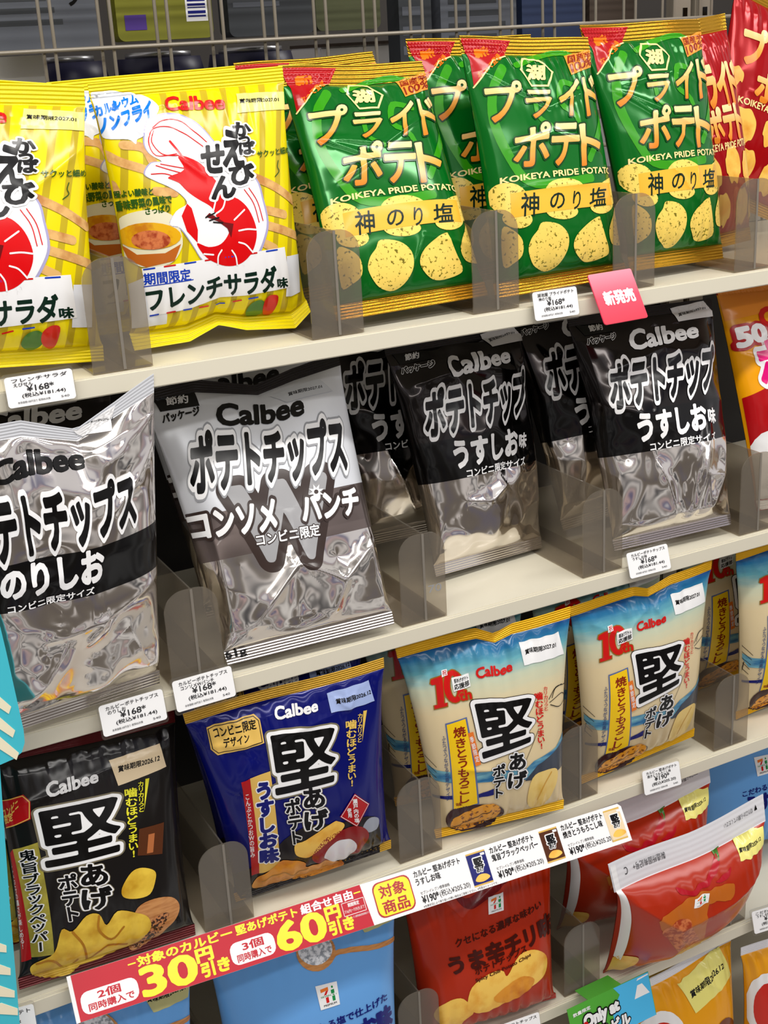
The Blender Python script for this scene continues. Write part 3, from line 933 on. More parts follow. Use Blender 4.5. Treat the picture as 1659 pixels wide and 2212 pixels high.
ART = {
 'shrimp': [
  ('s','snack_picture#1',[(.0864,.7635),(.1759,.7441),(.2045,.6901)],.0079,'snack',1,1),
  ('s','snack_picture#2',[(0,.7375),(.055,.7036),(.1593,.6653)],.0079,'snack',1,1),
  ('s','snack_picture#3',[(.1895,.5826),(.2799,.5696)],.0079,'snack',1,1),
  ('s','snack_picture#4',[(.734,.5951),(.8532,.5533),(.9809,.4948)],.0079,'snack',1,1),
  ('s','snack_picture#5',[(.773,.4712),(.896,.446)],.0079,'snack',1,1),
  ('s','snack_picture#6',[(.7712,.4131),(.8721,.3888),(.994,.3567)],.0079,'snack',1,1),
  ('s','snack_picture#7',[(.731,.3517),(.8063,.3229)],.0079,'snack',1,1),
  ('s','snack_picture#8',[(0,.625),(.0108,.5938)],.0079,'snack',1,1),
  ('p','speech_bubble',[(0,.9625),(.1492,.9591),(.255,.9342),(.3056,.8909),(.2792,.8575),(.2227,.8326),(.1911,.7889),(.1569,.7773),(.144,.7612),(.1137,.7811),(.0196,.7934),(0,.825),(0,.8625)],'cool_white',2,1),
  ('t','speech_bubble','カルシウム',[(0,.9125),(.2225,.943),(.2117,.9099),(0,.875)],'sky_print',.05,(),0,3),
  ('t','speech_bubble','&',[(.0886,.9166),(.1172,.9184),(.1094,.8937),(.0812,.892)],'sky_print',.05,(),0,3),
  ('t','speech_bubble','ノンフライ',[(0,.8625),(.2727,.9113),(.2591,.8561),(0,.8125)],'sky_print',.06,(),0,3),
  ('t','brand_lettering','Calbee',[(.3483,.9209),(.6474,.906),(.6362,.8573),(.3327,.8724)],'logo_red',.035,(),0,3),
  ('p','date_panel',[(.7243,.91),(.994,.9039),(.994,.838),(.7014,.8373)],'pale_yellow',2,0),
  ('t','date_panel','賞味期限2027.01',[(.7327,.8885),(.9551,.8839),(.9539,.8683),(.7286,.8727)],'black',.02,(),0,3),
  ('p','shrimp_picture',[(.218,.8394),(.2739,.859),(.3563,.862),(.4308,.8417),(.4917,.8016),(.5478,.7384),(.6314,.662),(.7436,.5898),(.7697,.5112),(.7816,.4212),(.7437,.352),(.6855,.2897),(.615,.2518),(.5411,.2479),(.4522,.2679),(.3763,.3072),(.3328,.3649),(.2782,.4343),(.2247,.4533),(.2677,.4999),(.3319,.5244),(.3076,.5615),(.2508,.5952),(.1937,.6204),(.1478,.6506),(.1897,.6882),(.2457,.6895),(.1928,.7232),(.1813,.7712)],'lilac_grey',2,1),
  ('p','shrimp_picture',[(.2227,.8326),(.2769,.8518),(.357,.8547),(.4295,.8349),(.4888,.7959),(.5433,.7343),(.6243,.6597),(.7326,.5894),(.7575,.5127),(.7685,.425),(.7319,.3575),(.6756,.2968),(.6072,.2598),(.5355,.2562),(.4494,.2759),(.376,.3137),(.3341,.3699),(.2812,.4376),(.2292,.456),(.2711,.5016),(.3335,.5254),(.31,.5616),(.2547,.5945),(.1992,.619),(.1545,.6485),(.1954,.6851),(.2499,.6865),(.1983,.7193),(.1871,.7662)],'white_print',3,1),
  ('p','shrimp_picture',[(.3345,.703),(.4319,.673),(.4781,.6295),(.5178,.5866),(.5418,.5447),(.6158,.5222),(.6695,.4781),(.6984,.4124),(.6894,.3606),(.6494,.3106),(.5821,.2793),(.5021,.2767),(.4262,.3029),(.3793,.337),(.3562,.3769),(.4167,.3575),(.4872,.3637),(.5374,.4009),(.533,.4244),(.4871,.4566),(.469,.4924),(.4476,.5112),(.3947,.5381),(.3449,.5704),(.3062,.6077),(.264,.6281),(.3508,.6501)],'shrimp_red',4,1),
  ('p','shrimp_picture',[(.3335,.5254),(.3538,.5067),(.3694,.425),(.359,.3784),(.311,.4237),(.2949,.4825)],'shrimp_red',4,0),
  ('s','shrimp_picture',[(.3284,.7091),(.2265,.7113),(.2056,.7646),(.2441,.8078),(.3236,.8105),(.4065,.7726),(.5015,.7083)],.0009,'shrimp_red',5,1),
  ('s','shrimp_picture',[(.2462,.8134),(.3016,.8354),(.3796,.8314),(.4445,.7873),(.5191,.7244)],.0009,'shrimp_red',5,1),
  ('s','shrimp_picture',[(.3345,.703),(.2587,.7145),(.2205,.7634),(.2458,.8018)],.0009,'shrimp_red',5,1),
  ('s','shrimp_picture',[(.1839,.646),(.2521,.6416),(.3093,.6189),(.3494,.5873)],.0009,'shrimp_red',5,1),
  ('s','shrimp_picture',[(.2153,.6749),(.2721,.6561),(.3387,.6367)],.0009,'shrimp_red',5,1),
  ('s','shrimp_picture',[(.2632,.6253),(.3204,.6009),(.3677,.563)],.0009,'shrimp_red',5,1),
  ('s','shrimp_picture',[(.2397,.6787),(.3063,.6638),(.3676,.6518)],.0009,'shrimp_red',5,1),
  ('s','shrimp_picture',[(.6592,.5538),(.7019,.4991),(.7204,.4283)],.0009,'shrimp_red',5,1),
  ('s','shrimp_picture',[(.6876,.5577),(.7265,.5032),(.7454,.4324)],.0009,'shrimp_red',5,1),
  ('s','shrimp_picture',[(.3121,.7564),(.3503,.7018)],.0021,'shrimp_red',5,1),
  ('s','shrimp_picture',[(.4896,.5254),(.4683,.4896)],.0015,'white_print',5,1),
  ('s','shrimp_picture',[(.5476,.5328),(.5214,.4944),(.4737,.4748)],.0015,'white_print',5,1),
  ('s','shrimp_picture',[(.6424,.48),(.6121,.4648),(.5772,.4471)],.0015,'white_print',5,1),
  ('s','shrimp_picture',[(.6965,.4021),(.6463,.4074),(.596,.4053)],.0015,'white_print',5,1),
  ('s','shrimp_picture',[(.6644,.3183),(.6276,.3505),(.5886,.3621)],.0015,'white_print',5,1),
  ('s','shrimp_picture',[(.5685,.277),(.5634,.3105),(.5444,.3346)],.0015,'white_print',5,1),
  ('s','shrimp_picture',[(.4594,.2873),(.4647,.3175),(.4879,.3399)],.0015,'white_print',5,1),
  ('s','shrimp_picture',[(.3873,.3334),(.4379,.326)],.0015,'white_print',5,1),
  ('p','shrimp_picture',[(.4211,.4701),(.4453,.4827),(.5191,.4427),(.57,.4332),(.5475,.3827),(.5319,.4187),(.4853,.4481)],'dark_red',5,0),
  ('s','shrimp_picture',[(.4205,.4673),(.4749,.4805)],.0012,'black',6,1),
  ('s','shrimp_picture',[(.4391,.4544),(.4926,.4619)],.0012,'black',6,1),
  ('s','shrimp_picture',[(.4591,.4471),(.5099,.4405)],.0012,'black',6,1),
  ('t','product_lettering','か',[(.6592,.802),(.7538,.7962),(.7524,.7469),(.6563,.7528)],'black',.045,(('white_print',.09),),0,6),
  ('t','product_lettering','っ',[(.6812,.7484),(.7381,.7449),(.7343,.7162),(.6769,.7197)],'black',.045,(('white_print',.09),),0,6),
  ('t','product_lettering','ぱ',[(.6751,.7285),(.7601,.7262),(.7519,.6805),(.6662,.6829)],'black',.045,(('white_print',.09),),0,6),
  ('t','product_lettering','え',[(.5944,.7742),(.6994,.7646),(.6764,.639),(.5691,.6491)],'black',.045,(('white_print',.09),),0,6),
  ('t','product_lettering','び',[(.5946,.6473),(.7281,.6444),(.7284,.5724),(.5931,.5756)],'black',.045,(('white_print',.09),),0,6),
  ('t','product_lettering','せ',[(.4658,.7281),(.5823,.723),(.5629,.6265),(.445,.6319)],'black',.045,(('white_print',.09),),0,6),
  ('t','product_lettering','ん',[(.4894,.6087),(.6148,.6086),(.6002,.532),(.474,.5323)],'black',.045,(('white_print',.09),),0,6),
  ('t','side_note','サクッと細め',[(.7685,.6899),(.994,.6993),(.994,.6745),(.7711,.6649)],'deep_green',.02,(),0,3),
  ('s','side_note',[(.8988,.6496),(.8876,.6269),(.8943,.6092),(.8622,.5905)],.0009,'deep_green',2,1),
  ('t','flavour_note','程よい酸味と',[(0,.6),(.1783,.5978),(.1725,.5697),(0,.575)],'deep_green',.04,(),0,3),
  ('t','flavour_note','香味野菜の風味で',[(0,.5625),(.2582,.5627),(.2589,.534),(0,.525)],'deep_green',.04,(),0,3),
  ('t','flavour_note','さっぱり',[(.1237,.5279),(.242,.5296),(.2396,.5029),(.1213,.5011)],'deep_green',.04,(),0,3),
  ('p','soup_picture',[(0,.4875),(.0572,.5138),(.1729,.5152),(.2581,.4796),(.2824,.4029),(.2679,.3578),(.2032,.311),(.0684,.3101),(0,.3625),(0,.4125)],'pale_glass',2,1),
  ('p','soup_picture',[(0,.4),(.0551,.3574),(.1863,.3527),(.2719,.3806),(.2284,.3205),(.0893,.3073),(.0198,.337)],'soup_brown',3,0),
  ('p','soup_picture',[(.2779,.409),(.2686,.3954),(.2471,.3839),(.2153,.3755),(.1763,.3708),(.1339,.3701),(.0918,.3735),(.0541,.3807),(.0242,.3911),(.006,.4039),(0,.4125),(0,.4375),(0,.45),(.0128,.4587),(.0374,.4673),(.071,.4721),(.1107,.4727),(.153,.4692),(.1939,.4617),(.2299,.4511),(.2575,.438),(.2741,.4236)],'soup_amber',4,0),
  ('p','soup_picture',[(.2217,.399),(.216,.3893),(.2029,.3811),(.1838,.3749),(.1602,.3713),(.1344,.3705),(.1085,.3725),(.0849,.3773),(.0652,.3845),(.051,.3934),(.0429,.4035),(.0414,.4138),(.0464,.4235),(.0578,.4318),(.0749,.4381),(.0967,.4417),(.1216,.4425),(.1475,.4404),(.1722,.4355),(.1937,.4282),(.2101,.4192),(.2197,.4092)],'mince',5,0),
  ('p','flavour_banner',[(.0676,.3044),(.8711,.3242),(.8879,.1692),(.0848,.1251)],'white_print',3,0),
  ('p','flavour_banner',[(0,.25),(.0698,.2697),(.1743,.1461),(.1798,.09),(0,.0875)],'cool_white',2,0),
  ('p','flavour_banner',[(.8819,.2881),(.9836,.2859),(.9585,.1304),(.8593,.1349)],'cool_white',2,0),
  ('s','flavour_banner',[(.0769,.2999),(.1276,.3019)],.0014,'tricolour_blue',4,1),
  ('s','flavour_banner',[(.0904,.1282),(.1338,.13)],.0014,'tricolour_blue',4,1),
  ('s','flavour_banner',[(.1753,.3035),(.2298,.3051)],.0014,'logo_red',4,1),
  ('s','flavour_banner',[(.174,.1315),(.2192,.133)],.0014,'logo_red',4,1),
  ('s','flavour_banner',[(.2805,.3065),(.3379,.3074)],.0014,'tricolour_blue',4,1),
  ('s','flavour_banner',[(.2608,.1343),(.3077,.1348)],.0014,'tricolour_blue',4,1),
  ('s','flavour_banner',[(.391,.3079),(.4508,.3083)],.0014,'logo_red',4,1),
  ('s','flavour_banner',[(.352,.1304),(.402,.1248)],.0014,'logo_red',4,1),
  ('s','flavour_banner',[(.5057,.3098),(.567,.3119)],.0014,'tricolour_blue',4,1),
  ('s','flavour_banner',[(.4481,.1189),(.4967,.1208)],.0014,'tricolour_blue',4,1),
  ('s','flavour_banner',[(.6235,.3136),(.6877,.3151)],.0014,'logo_red',4,1),
  ('s','flavour_banner',[(.5394,.128),(.5874,.1354)],.0014,'logo_red',4,1),
  ('s','flavour_banner',[(.7478,.3162),(.8177,.3174)],.0014,'tricolour_blue',4,1),
  ('s','flavour_banner',[(.632,.1407),(.6828,.1438)],.0014,'tricolour_blue',4,1),
  ('t','flavour_banner','期間限定',[(.072,.2856),(.3051,.2866),(.3071,.2428),(.0722,.2425)],'tricolour_blue',.02,(),0,4),
  ('s','flavour_banner',[(.0694,.237),(.3173,.2433)],.0009,'tricolour_blue',4,1),
  ('t','flavour_banner','フレンチサラダ',[(.0754,.2262),(.797,.2556),(.7998,.1627),(.0847,.1452)],'ink_green',.04,(),0,4),
  ('t','flavour_banner','味',[(.8024,.2076),(.8704,.2091),(.8719,.1714),(.805,.1696)],'ink_green',.04,(),0,4),
  ('p','vegetable_picture',[(.6234,.085),(.6508,.1222),(.7049,.1316),(.7356,.1049),(.7104,.0738),(.6622,.0617)],'leaf_green',4,1),
  ('p','vegetable_picture',[(.724,.1243),(.7607,.1468),(.8044,.1381),(.7803,.077),(.7512,.0643),(.7197,.0866)],'pepper_red',5,1),
 ],
 'green': [
  ('s','green_swirl',[(.2494,.8674),(.1336,.7836),(.0891,.6593),(.1426,.5128),(.2365,.4182),(.4559,.3971),(.7357,.4083)],.0091,'lime_print',1,1),
  ('s','green_swirl',[(.9875,.8125),(.9875,.675),(.7532,.4845)],.0076,'lime_print',1,1),
  ('s','green_swirl',[(.3627,.8781),(.6072,.923),(.7865,.9318),(.9675,.8913)],.0061,'lime_print',1,1),
  ('s','green_swirl',[(.7949,.7834),(.6645,.799),(.6076,.7144),(.7104,.657),(.7171,.55)],.0067,'lime_print',1,1),
  ('s','green_swirl',[(.419,.7638),(.4023,.6683),(.4854,.6242)],.0055,'lime_print',1,1),
  ('p','corner_flash',[(0,.9875),(.3889,.9833),(.3112,.9172),(.2022,.9002),(.024,.8008),(.0396,.9027)],'flash_red',2,0),
  ('s','corner_flash',[(.3112,.9172),(.2022,.9002),(.022,.8)],.0014,'cream_gold',3,0),
  ('t','corner_flash','新!',[(.0896,.947),(.1924,.9584),(.1933,.9225),(.0853,.9094)],'orange_print',.06,(),0,3),
  ('t','corner_flash','なって登場',[(.0598,.8527),(.2709,.9337),(.2763,.9079),(.0664,.8284)],'orange_print',.03,(),0,3),
  ('s','maker_crest',[(.4393,.9061),(.5634,.8985),(.6225,.8454),(.5499,.7875),(.4196,.7888),(.3813,.8575),(.4393,.9061)],.002,'cream_gold',2,0),
  ('t','maker_crest','湖',[(.4404,.8752),(.5757,.8747),(.5406,.8136),(.4055,.8149)],'cream_gold',.05,(),0,3),
  ('p','quality_seal',[(.775,.9191),(1,.95),(.9875,.875),(.7833,.8352)],'seal_orange',2,0),
  ('t','quality_seal','国産芋',[(.8024,.9184),(.994,.939),(1,.9125),(.7869,.8841)],'brown_red',.02,(),0,3),
  ('t','quality_seal','100%',[(.7992,.8806),(1,.9125),(.994,.8852),(.7958,.8444)],'brown_red',.02,(),0,3),
  ('t','product_lettering','プ',[(.0864,.8092),(.3413,.8068),(.2282,.6543),(.0637,.6609)],'gold_letters',.03,(('shadow_green',.035),),0,3),
  ('t','product_lettering','ラ',[(.3465,.7673),(.5657,.7667),(.4764,.6647),(.3324,.6578)],'gold_letters',.03,(('shadow_green',.035),),0,3),
  ('t','product_lettering','イ',[(.6447,.8031),(.8217,.813),(.7328,.6636),(.5648,.6643)],'gold_letters',.03,(('shadow_green',.035),),0,3),
  ('t','product_lettering','ド',[(.8647,.8213),(.9875,.8375),(.9875,.6875),(.8128,.6609)],'gold_letters',.03,(('shadow_green',.035),),0,3),
  ('t','product_lettering','ポ',[(.203,.6245),(.4736,.6381),(.3949,.4752),(.1556,.4771)],'gold_letters',.03,(('shadow_green',.035),),0,3),
  ('t','product_lettering','テ',[(.4872,.6275),(.7152,.6264),(.6243,.4688),(.4195,.4705)],'gold_letters',.03,(('shadow_green',.035),),0,3),
  ('t','product_lettering','ト',[(.717,.6197),(.9319,.6344),(.837,.4692),(.6726,.4606)],'gold_letters',.03,(('shadow_green',.035),),0,3),
  ('t','english_lettering','KOIKEYA PRIDE POTATO',[(.066,.4463),(.975,.45),(.975,.425),(.0621,.4242)],'cream_gold',.02,(),0,3),
  ('p','chip_picture#e0',[(.2098,.3464),(.1991,.3302),(.1797,.3166),(.1536,.307),(.1232,.3021),(.0915,.3027),(.0615,.3088),(.0361,.3201),(.0175,.3357),(.0065,.3543),(.006,.3733),(.006,.3907),(.0082,.4053),(.0207,.4161),(.0406,.4233),(.0668,.4265),(.0971,.4253),(.1287,.4198),(.1585,.4102),(.1837,.397),(.2017,.3812),(.2106,.3638)],'nori_chip',2,0),
  ('p','chip_picture#e1',[(.6608,.3547),(.6473,.3406),(.6216,.3285),(.5861,.3195),(.5441,.3142),(.4987,.3131),(.4535,.3162),(.4121,.3232),(.378,.3336),(.3536,.3464),(.3407,.3607),(.3401,.3751),(.352,.3886),(.3754,.4002),(.409,.4089),(.4502,.4142),(.4957,.4156),(.5416,.4129),(.5843,.4062),(.6204,.3963),(.6467,.3837),(.6606,.3695)],'nori_chip',2,0),
  ('p','chip_picture#e2',[(.975,.3375),(.975,.325),(.975,.3125),(.975,.3125),(.9801,.3077),(.9162,.2978),(.867,.2959),(.8276,.2998),(.7973,.308),(.7771,.3196),(.7677,.3334),(.7697,.3482),(.7831,.363),(.8076,.3768),(.8425,.3888),(.8875,.3988),(.9481,.4087),(.975,.4125),(.975,.4),(.975,.3875),(.975,.375),(.975,.3625)],'nori_chip',2,0),
  ('p','chip_picture#e3',[(.229,.2708),(.2223,.2618),(.2084,.2545),(.1885,.2495),(.1646,.2472),(.1387,.2481),(.1131,.252),(.0901,.2587),(.0714,.2677),(.0582,.278),(.0511,.2888),(.0504,.2989),(.056,.3076),(.0677,.3141),(.0849,.3182),(.1067,.3196),(.1315,.3184),(.1573,.3145),(.1819,.3084),(.203,.3003),(.2188,.2909),(.2278,.2808)],'nori_chip',2,0),
  ('p','chip_picture#e4',[(.5838,.2802),(.5753,.272),(.5572,.2652),(.531,.2604),(.4989,.2579),(.4634,.258),(.4277,.2607),(.3946,.2656),(.3667,.2725),(.3461,.2808),(.3344,.2897),(.3324,.2985),(.3401,.3064),(.3571,.3129),(.3822,.3175),(.4135,.3199),(.4487,.3199),(.4848,.3174),(.5187,.3127),(.5477,.306),(.5693,.2979),(.5817,.289)],'nori_chip',2,0),
  ('p','chip_picture#e5',[(.9443,.2995),(.9289,.2888),(.904,.2789),(.8736,.271),(.8402,.2658),(.8062,.2635),(.7736,.2642),(.7445,.2677),(.7208,.2734),(.7038,.2808),(.6948,.2894),(.6943,.2983),(.7024,.3068),(.7187,.3144),(.7422,.3206),(.7713,.3248),(.8045,.327),(.8394,.3271),(.8739,.3252),(.9052,.3215),(.9304,.3161),(.945,.3089)],'nori_chip',2,0),
  ('p','flavour_banner',[(.1077,.382),(.9292,.3863),(.9232,.2964),(.0974,.291)],'banner_gold',3,0),
  ('t','flavour_banner','神',[(.1736,.3778),(.2922,.3704),(.272,.2837),(.1551,.2918)],'ink_green',.012,(),0,4),
  ('t','flavour_banner','の',[(.3764,.3614),(.4895,.3614),(.471,.3014),(.3594,.302)],'ink_green',.012,(),0,4),
  ('t','flavour_banner','り',[(.5611,.3612),(.6239,.3626),(.5999,.2929),(.5384,.292)],'ink_green',.012,(),0,4),
  ('t','flavour_banner','塩',[(.7075,.3653),(.8767,.3713),(.8421,.2963),(.683,.2939)],'ink_green',.012,(),0,4),
  ('p','chip_picture#a',[(.2992,.2578),(.4187,.2419),(.4923,.199),(.4917,.1429),(.4282,.0897),(.3411,.0747),(.2448,.1051),(.1993,.1581),(.2162,.2008),(.2618,.2299)],'nori_chip',2,1),
  ('p','chip_picture#b',[(.7598,.2534),(.6686,.2336),(.5666,.1935),(.5408,.1502),(.5952,.1027),(.6718,.0843),(.8058,.094),(.8456,.1144),(.8153,.1739),(.7794,.2408)],'nori_chip',2,1),
  ('p','chip_picture#c',[(.975,.2875),(.9322,.2604),(.8576,.1969),(.8808,.1424),(.9817,.1316),(.9875,.15),(.9875,.2125)],'nori_chip',2,1),
  ('p','chip_picture#d',[(.0439,.2564),(.1068,.2441),(.16,.202),(.1602,.1462),(.1033,.1207),(.0425,.1189)],'nori_chip',2,1),
 ],
 'consomme': [
  ('p','saving_badge',[(.0477,.9687),(.2442,.9559),(.2404,.9061),(.0551,.9178)],'black',2,0),
  ('t','saving_badge','節約',[(.1053,.9622),(.2076,.9537),(.1946,.9249),(.0941,.9335)],'white_print',.02,(),0,3),
  ('t','saving_badge','パッケージ',[(.0559,.9061),(.234,.9044),(.2228,.875),(.0459,.8765)],'black',.05,(),0,3),
  ('p','date_panel',[(.5981,.9294),(.8682,.9318),(.9234,.8752),(.6659,.8825)],'mist_grey',2,0),
  ('t','date_panel','賞味期限2027.01',[(.6883,.9167),(.8697,.9078),(.8682,.8952),(.6853,.9032)],'black',.01,(),0,3),
  ('t','brand_lettering','Calbee',[(.3201,.9097),(.755,.8965),(.7267,.8215),(.2854,.829)],'black',.035,(),0,3),
  ('t','product_lettering','ポテトチップス',[(.1392,.8134),(.9347,.7776),(.8847,.5877),(.0563,.6147)],'black',.055,(('mid_grey',.115),('white_print',.085)),0,3),
  ('t','flavour_lettering','W',[(.2346,.5971),(.7295,.5807),(.6776,.3139),(.2055,.3563)],'w_grey',.05,(('umber',.1),),0,1),
  ('t','flavour_lettering','コンソメ',[(.0097,.5449),(.4395,.5375),(.404,.4361),(0,.4625)],'white_print',.05,(('umber',.1),),0,4),
  ('t','flavour_lettering','パンチ',[(.576,.5357),(.9159,.5218),(.8913,.4304),(.5587,.4425)],'white_print',.05,(('umber',.1),),0,4),
  ('p','flavour_lettering',[(.6897,.5329),(.706,.5195),(.6797,.5246),(.6752,.5076),(.6635,.5228),(.6411,.5122),(.6507,.5285),(.6238,.5304),(.6486,.5384),(.633,.5518),(.6585,.5467),(.6632,.5638),(.6746,.5486),(.6972,.5593),(.6875,.5429),(.7152,.5409)],'white_print',5,0),
  ('p','flavour_lettering',[(.681,.5341),(.6796,.532),(.6774,.5303),(.6745,.5289),(.6711,.5282),(.6676,.528),(.6642,.5284),(.6612,.5295),(.6588,.531),(.6573,.5329),(.6567,.5351),(.6571,.5372),(.6585,.5393),(.6607,.5411),(.6636,.5424),(.667,.5432),(.6705,.5433),(.6739,.5429),(.6769,.5418),(.6793,.5403),(.6809,.5384),(.6815,.5363)],'umber',6,0),
  ('t','size_note','コンビニ限定',[(.2897,.433),(.636,.4235),(.6289,.3824),(.281,.3925)],'white_print',.03,(('umber',.07),),0,4),
  ('t','weight_note','61g',[(0,.05),(.125,.05),(.1166,.0167),(0,.0125)],'black',.03,(),0,3),
 ],
 'norishio': [
  ('t','brand_lettering','Calbee',[(.1759,.8968),(.6103,.9265),(.5926,.8531),(.1607,.8316)],'black',.035,(),0,3),
  ('t','product_lettering','ポテトチップス',[(0,.8),(.826,.7861),(.8184,.6251),(0,.6)],'black',.055,(('white_print',.085),),0,3),
  ('t','flavour_lettering','のりしお',[(.1284,.578),(.6111,.5878),(.6039,.4871),(.1181,.4913)],'white_print',.05,(),0,2),
  ('t','size_note','コンビニ限定サイズ',[(.1367,.4703),(.552,.4739),(.5533,.4512),(.1358,.4455)],'white_print',.02,(),0,2),
  ('p','date_panel',[(.575,1),(.7989,.9883),(.7585,.9258),(.6272,.9552)],'white_print',2,0),
  ('t','date_panel','賞味期限2026.12',[(.65,1),(.7855,.9573),(.7853,.9463),(.6375,1)],'black',.02,(),0,3),
 ],
 'usushio': [
  ('p','saving_badge',[(.0427,.9566),(.2657,.944),(.2485,.9108),(.059,.908)],'black',2,0),
  ('t','saving_badge','節約',[(.1145,.9468),(.2089,.949),(.1909,.9228),(.0999,.9208)],'white_print',.02,(),0,3),
  ('t','saving_badge','パッケージ',[(.0568,.895),(.2536,.9035),(.2462,.8771),(.0533,.869)],'black',.05,(('white_print',.08),),0,3),
  ('p','date_panel',[(.686,.9785),(.9356,.994),(.994,.9448),(.994,.9212),(.7182,.9165)],'white_print',2,0),
  ('t','date_panel','賞味期限2027.01',[(.735,.9508),(.9429,.971),(.9465,.9573),(.7277,.9369)],'black',.01,(),0,3),
  ('t','brand_lettering','Calbee',[(.349,.9055),(.8383,.9024),(.8178,.8401),(.311,.8211)],'white_print',.035,(),0,3),
  ('t','product_lettering','ポテトチップ',[(.14,.781),(.9433,.7947),(.8743,.6139),(.0786,.5919)],'black',.05,(('white_print',.085),),0,3),
  ('t','flavour_lettering','うすしお',[(.2236,.5571),(.7509,.5571),(.7398,.4521),(.2139,.4476)],'white_print',.055,(),0,2),
  ('t','flavour_lettering','味',[(.7744,.5319),(.8513,.5301),(.836,.4681),(.7596,.4702)],'white_print',.04,(),0,2),
  ('t','size_note','コンビニ限定サイズ',[(.2783,.4346),(.8031,.4297),(.7979,.3956),(.2763,.399)],'white_print',.03,(),0,2),
 ],
 'pepper': [
  ('t','brand_lettering','Calbee',[(.2381,.8392),(.5183,.8447),(.513,.8015),(.2312,.7864)],'white_print',.035,(),0,3),
  ('p','store_badge',[(0,.7875),(0,.8),(.1146,.8153),(.1417,.7843),(.1284,.7155),(0,.6875),(0,.675)],'flash_red',2,0),
  ('s','store_badge',[(0,.8),(.1091,.81),(.1353,.784),(.1214,.7194),(0,.6875)],.0009,'gold_print',3,0),
  ('t','store_badge','コンビニ',[(0,.7625),(.0838,.8027),(.0771,.7677),(0,.725)],'gold_print',.03,(),0,3),
  ('t','store_badge','限定',[(0,.7375),(.0449,.7531),(.0411,.7194),(0,.7)],'gold_print',.03,(),0,3),
  ('p','date_panel',[(.5946,.8692),(.8918,.8833),(.9209,.7838),(.622,.7656)],'cream_print',2,0),
  ('t','date_panel','賞味期限2026.12',[(.6358,.8416),(.8848,.8417),(.8805,.8165),(.6341,.8167)],'black',.02,(),0,3),
  ('t','slogan','噛むほどうまい!',[(.6542,.7476),(.7265,.7402),(.6857,.4655),(.6297,.4711)],'acid_yellow',.03,(),1,3),
  ('t','slogan','カリカリっと',[(.7381,.7596),(.7677,.7569),(.7495,.6386),(.7194,.6417)],'acid_yellow',.02,(),1,3),
  ('p','slogan',[(.7832,.7631),(.8069,.7615),(.752,.6413)],'acid_yellow',2,0),
  ('t','product_lettering','堅',[(.1605,.7329),(.6126,.7233),(.572,.5153),(.1757,.5186)],'black',.02,(('glow_cream',.075),('white_print',.05)),0,3),
  ('t','product_lettering','あげ',[(.3402,.4956),(.4879,.4757),(.517,.2832),(.3395,.3044)],'black',.04,(('glow_cream',.075),('white_print',.05)),1,3),
  ('t','product_lettering','ポテト',[(.2174,.4744),(.3139,.4682),(.3275,.269),(.242,.2752)],'black',.04,(('glow_cream',.075),('white_print',.05)),1,3),
  ('p','flavour_banner',[(.0183,.5996),(.143,.6205),(.1697,.1358),(.0531,.1394)],'olive_gold',2,0),
  ('p','flavour_banner',[(0,.575),(.0183,.5996),(.0531,.1324),(.006,.1199)],'flash_red',2,0),
  ('t','flavour_banner','鬼旨ブラックペッパー',[(.0413,.5907),(.1226,.5977),(.1407,.1666),(.061,.163)],'black',.03,(('white_print',.07),),1,3),
  ('t','flavour_banner','コンビニだけの濃さが楽しめる!',[(0,.55),(.006,.5554),(.0242,.1815),(.006,.1756)],'white_print',.01,(),1,3),
  ('p','grinder_picture',[(.7088,.574),(.8688,.5656),(.8372,.4385),(.6814,.4684)],'grinder_brown',1,0),
  ('p','grinder_picture',[(.7614,.5399),(.8011,.537),(.7785,.4604),(.7391,.4645)],'copper',2,0),
  ('p','spoon_picture',[(.653,.2441),(.7614,.2591),(.8726,.2336),(.9209,.1804),(.8914,.1216),(.8092,.0811),(.722,.0349),(.6135,.0264),(.6198,.1635)],'wood_print',1,1),
  ('p','spoon_picture',[(.7538,.1727),(.844,.1685),(.8098,.116),(.7046,.0391),(.6234,.0343),(.7131,.1212)],'pepper_grain',2,1),
  ('p','chip_picture',[(.0474,.0905),(.0812,.1146),(.1695,.1432),(.2141,.2422),(.2724,.2242),(.3545,.2773),(.425,.269),(.4659,.2096),(.5331,.2585),(.642,.2251),(.7155,.1835),(.7226,.1183),(.6244,.0664),(.4912,.0354),(.3339,.0262),(.2625,0),(.1464,.0187),(.0732,.0504)],'pepper_chip',3,1),
  ('s','chip_picture',[(.0816,.1072),(.1631,.1067),(.2507,.04),(.3028,.0783)],.0024,'chip_fold',4,1),
  ('s','chip_picture',[(.2722,.2207),(.3312,.1451),(.3625,.0551)],.0024,'chip_fold',4,1),
  ('s','chip_picture',[(.4244,.2621),(.4203,.1986),(.4914,.1349),(.5648,.1778)],.0024,'chip_fold',4,1),
  ('s','chip_picture',[(.3625,.0551),(.4747,.1066),(.5855,.0811)],.0024,'chip_fold',4,1),
  ('p','chip_picture#b',[(.6342,.4073),(.7018,.4121),(.7766,.3803),(.7761,.3394),(.7347,.2875),(.6477,.288),(.5752,.3118),(.5709,.3539)],'pepper_chip',2,1),
 ],
 'navy': [
  ('t','brand_lettering','Calbee',[(.4204,.9231),(.6356,.9095),(.6293,.8692),(.4111,.8781)],'white_print',.035,(),0,3),
  ('p','store_badge',[(.0815,.9188),(.3178,.9199),(.3385,.8952),(.3263,.8067),(.0872,.7949),(.0649,.8256)],'badge_gold',2,0),
  ('s','store_badge',[(.0855,.9115),(.311,.9132),(.3297,.8928),(.3176,.8118),(.0945,.8047),(.0748,.828),(.0855,.9115)],.0008,'ink_brown',3,0),
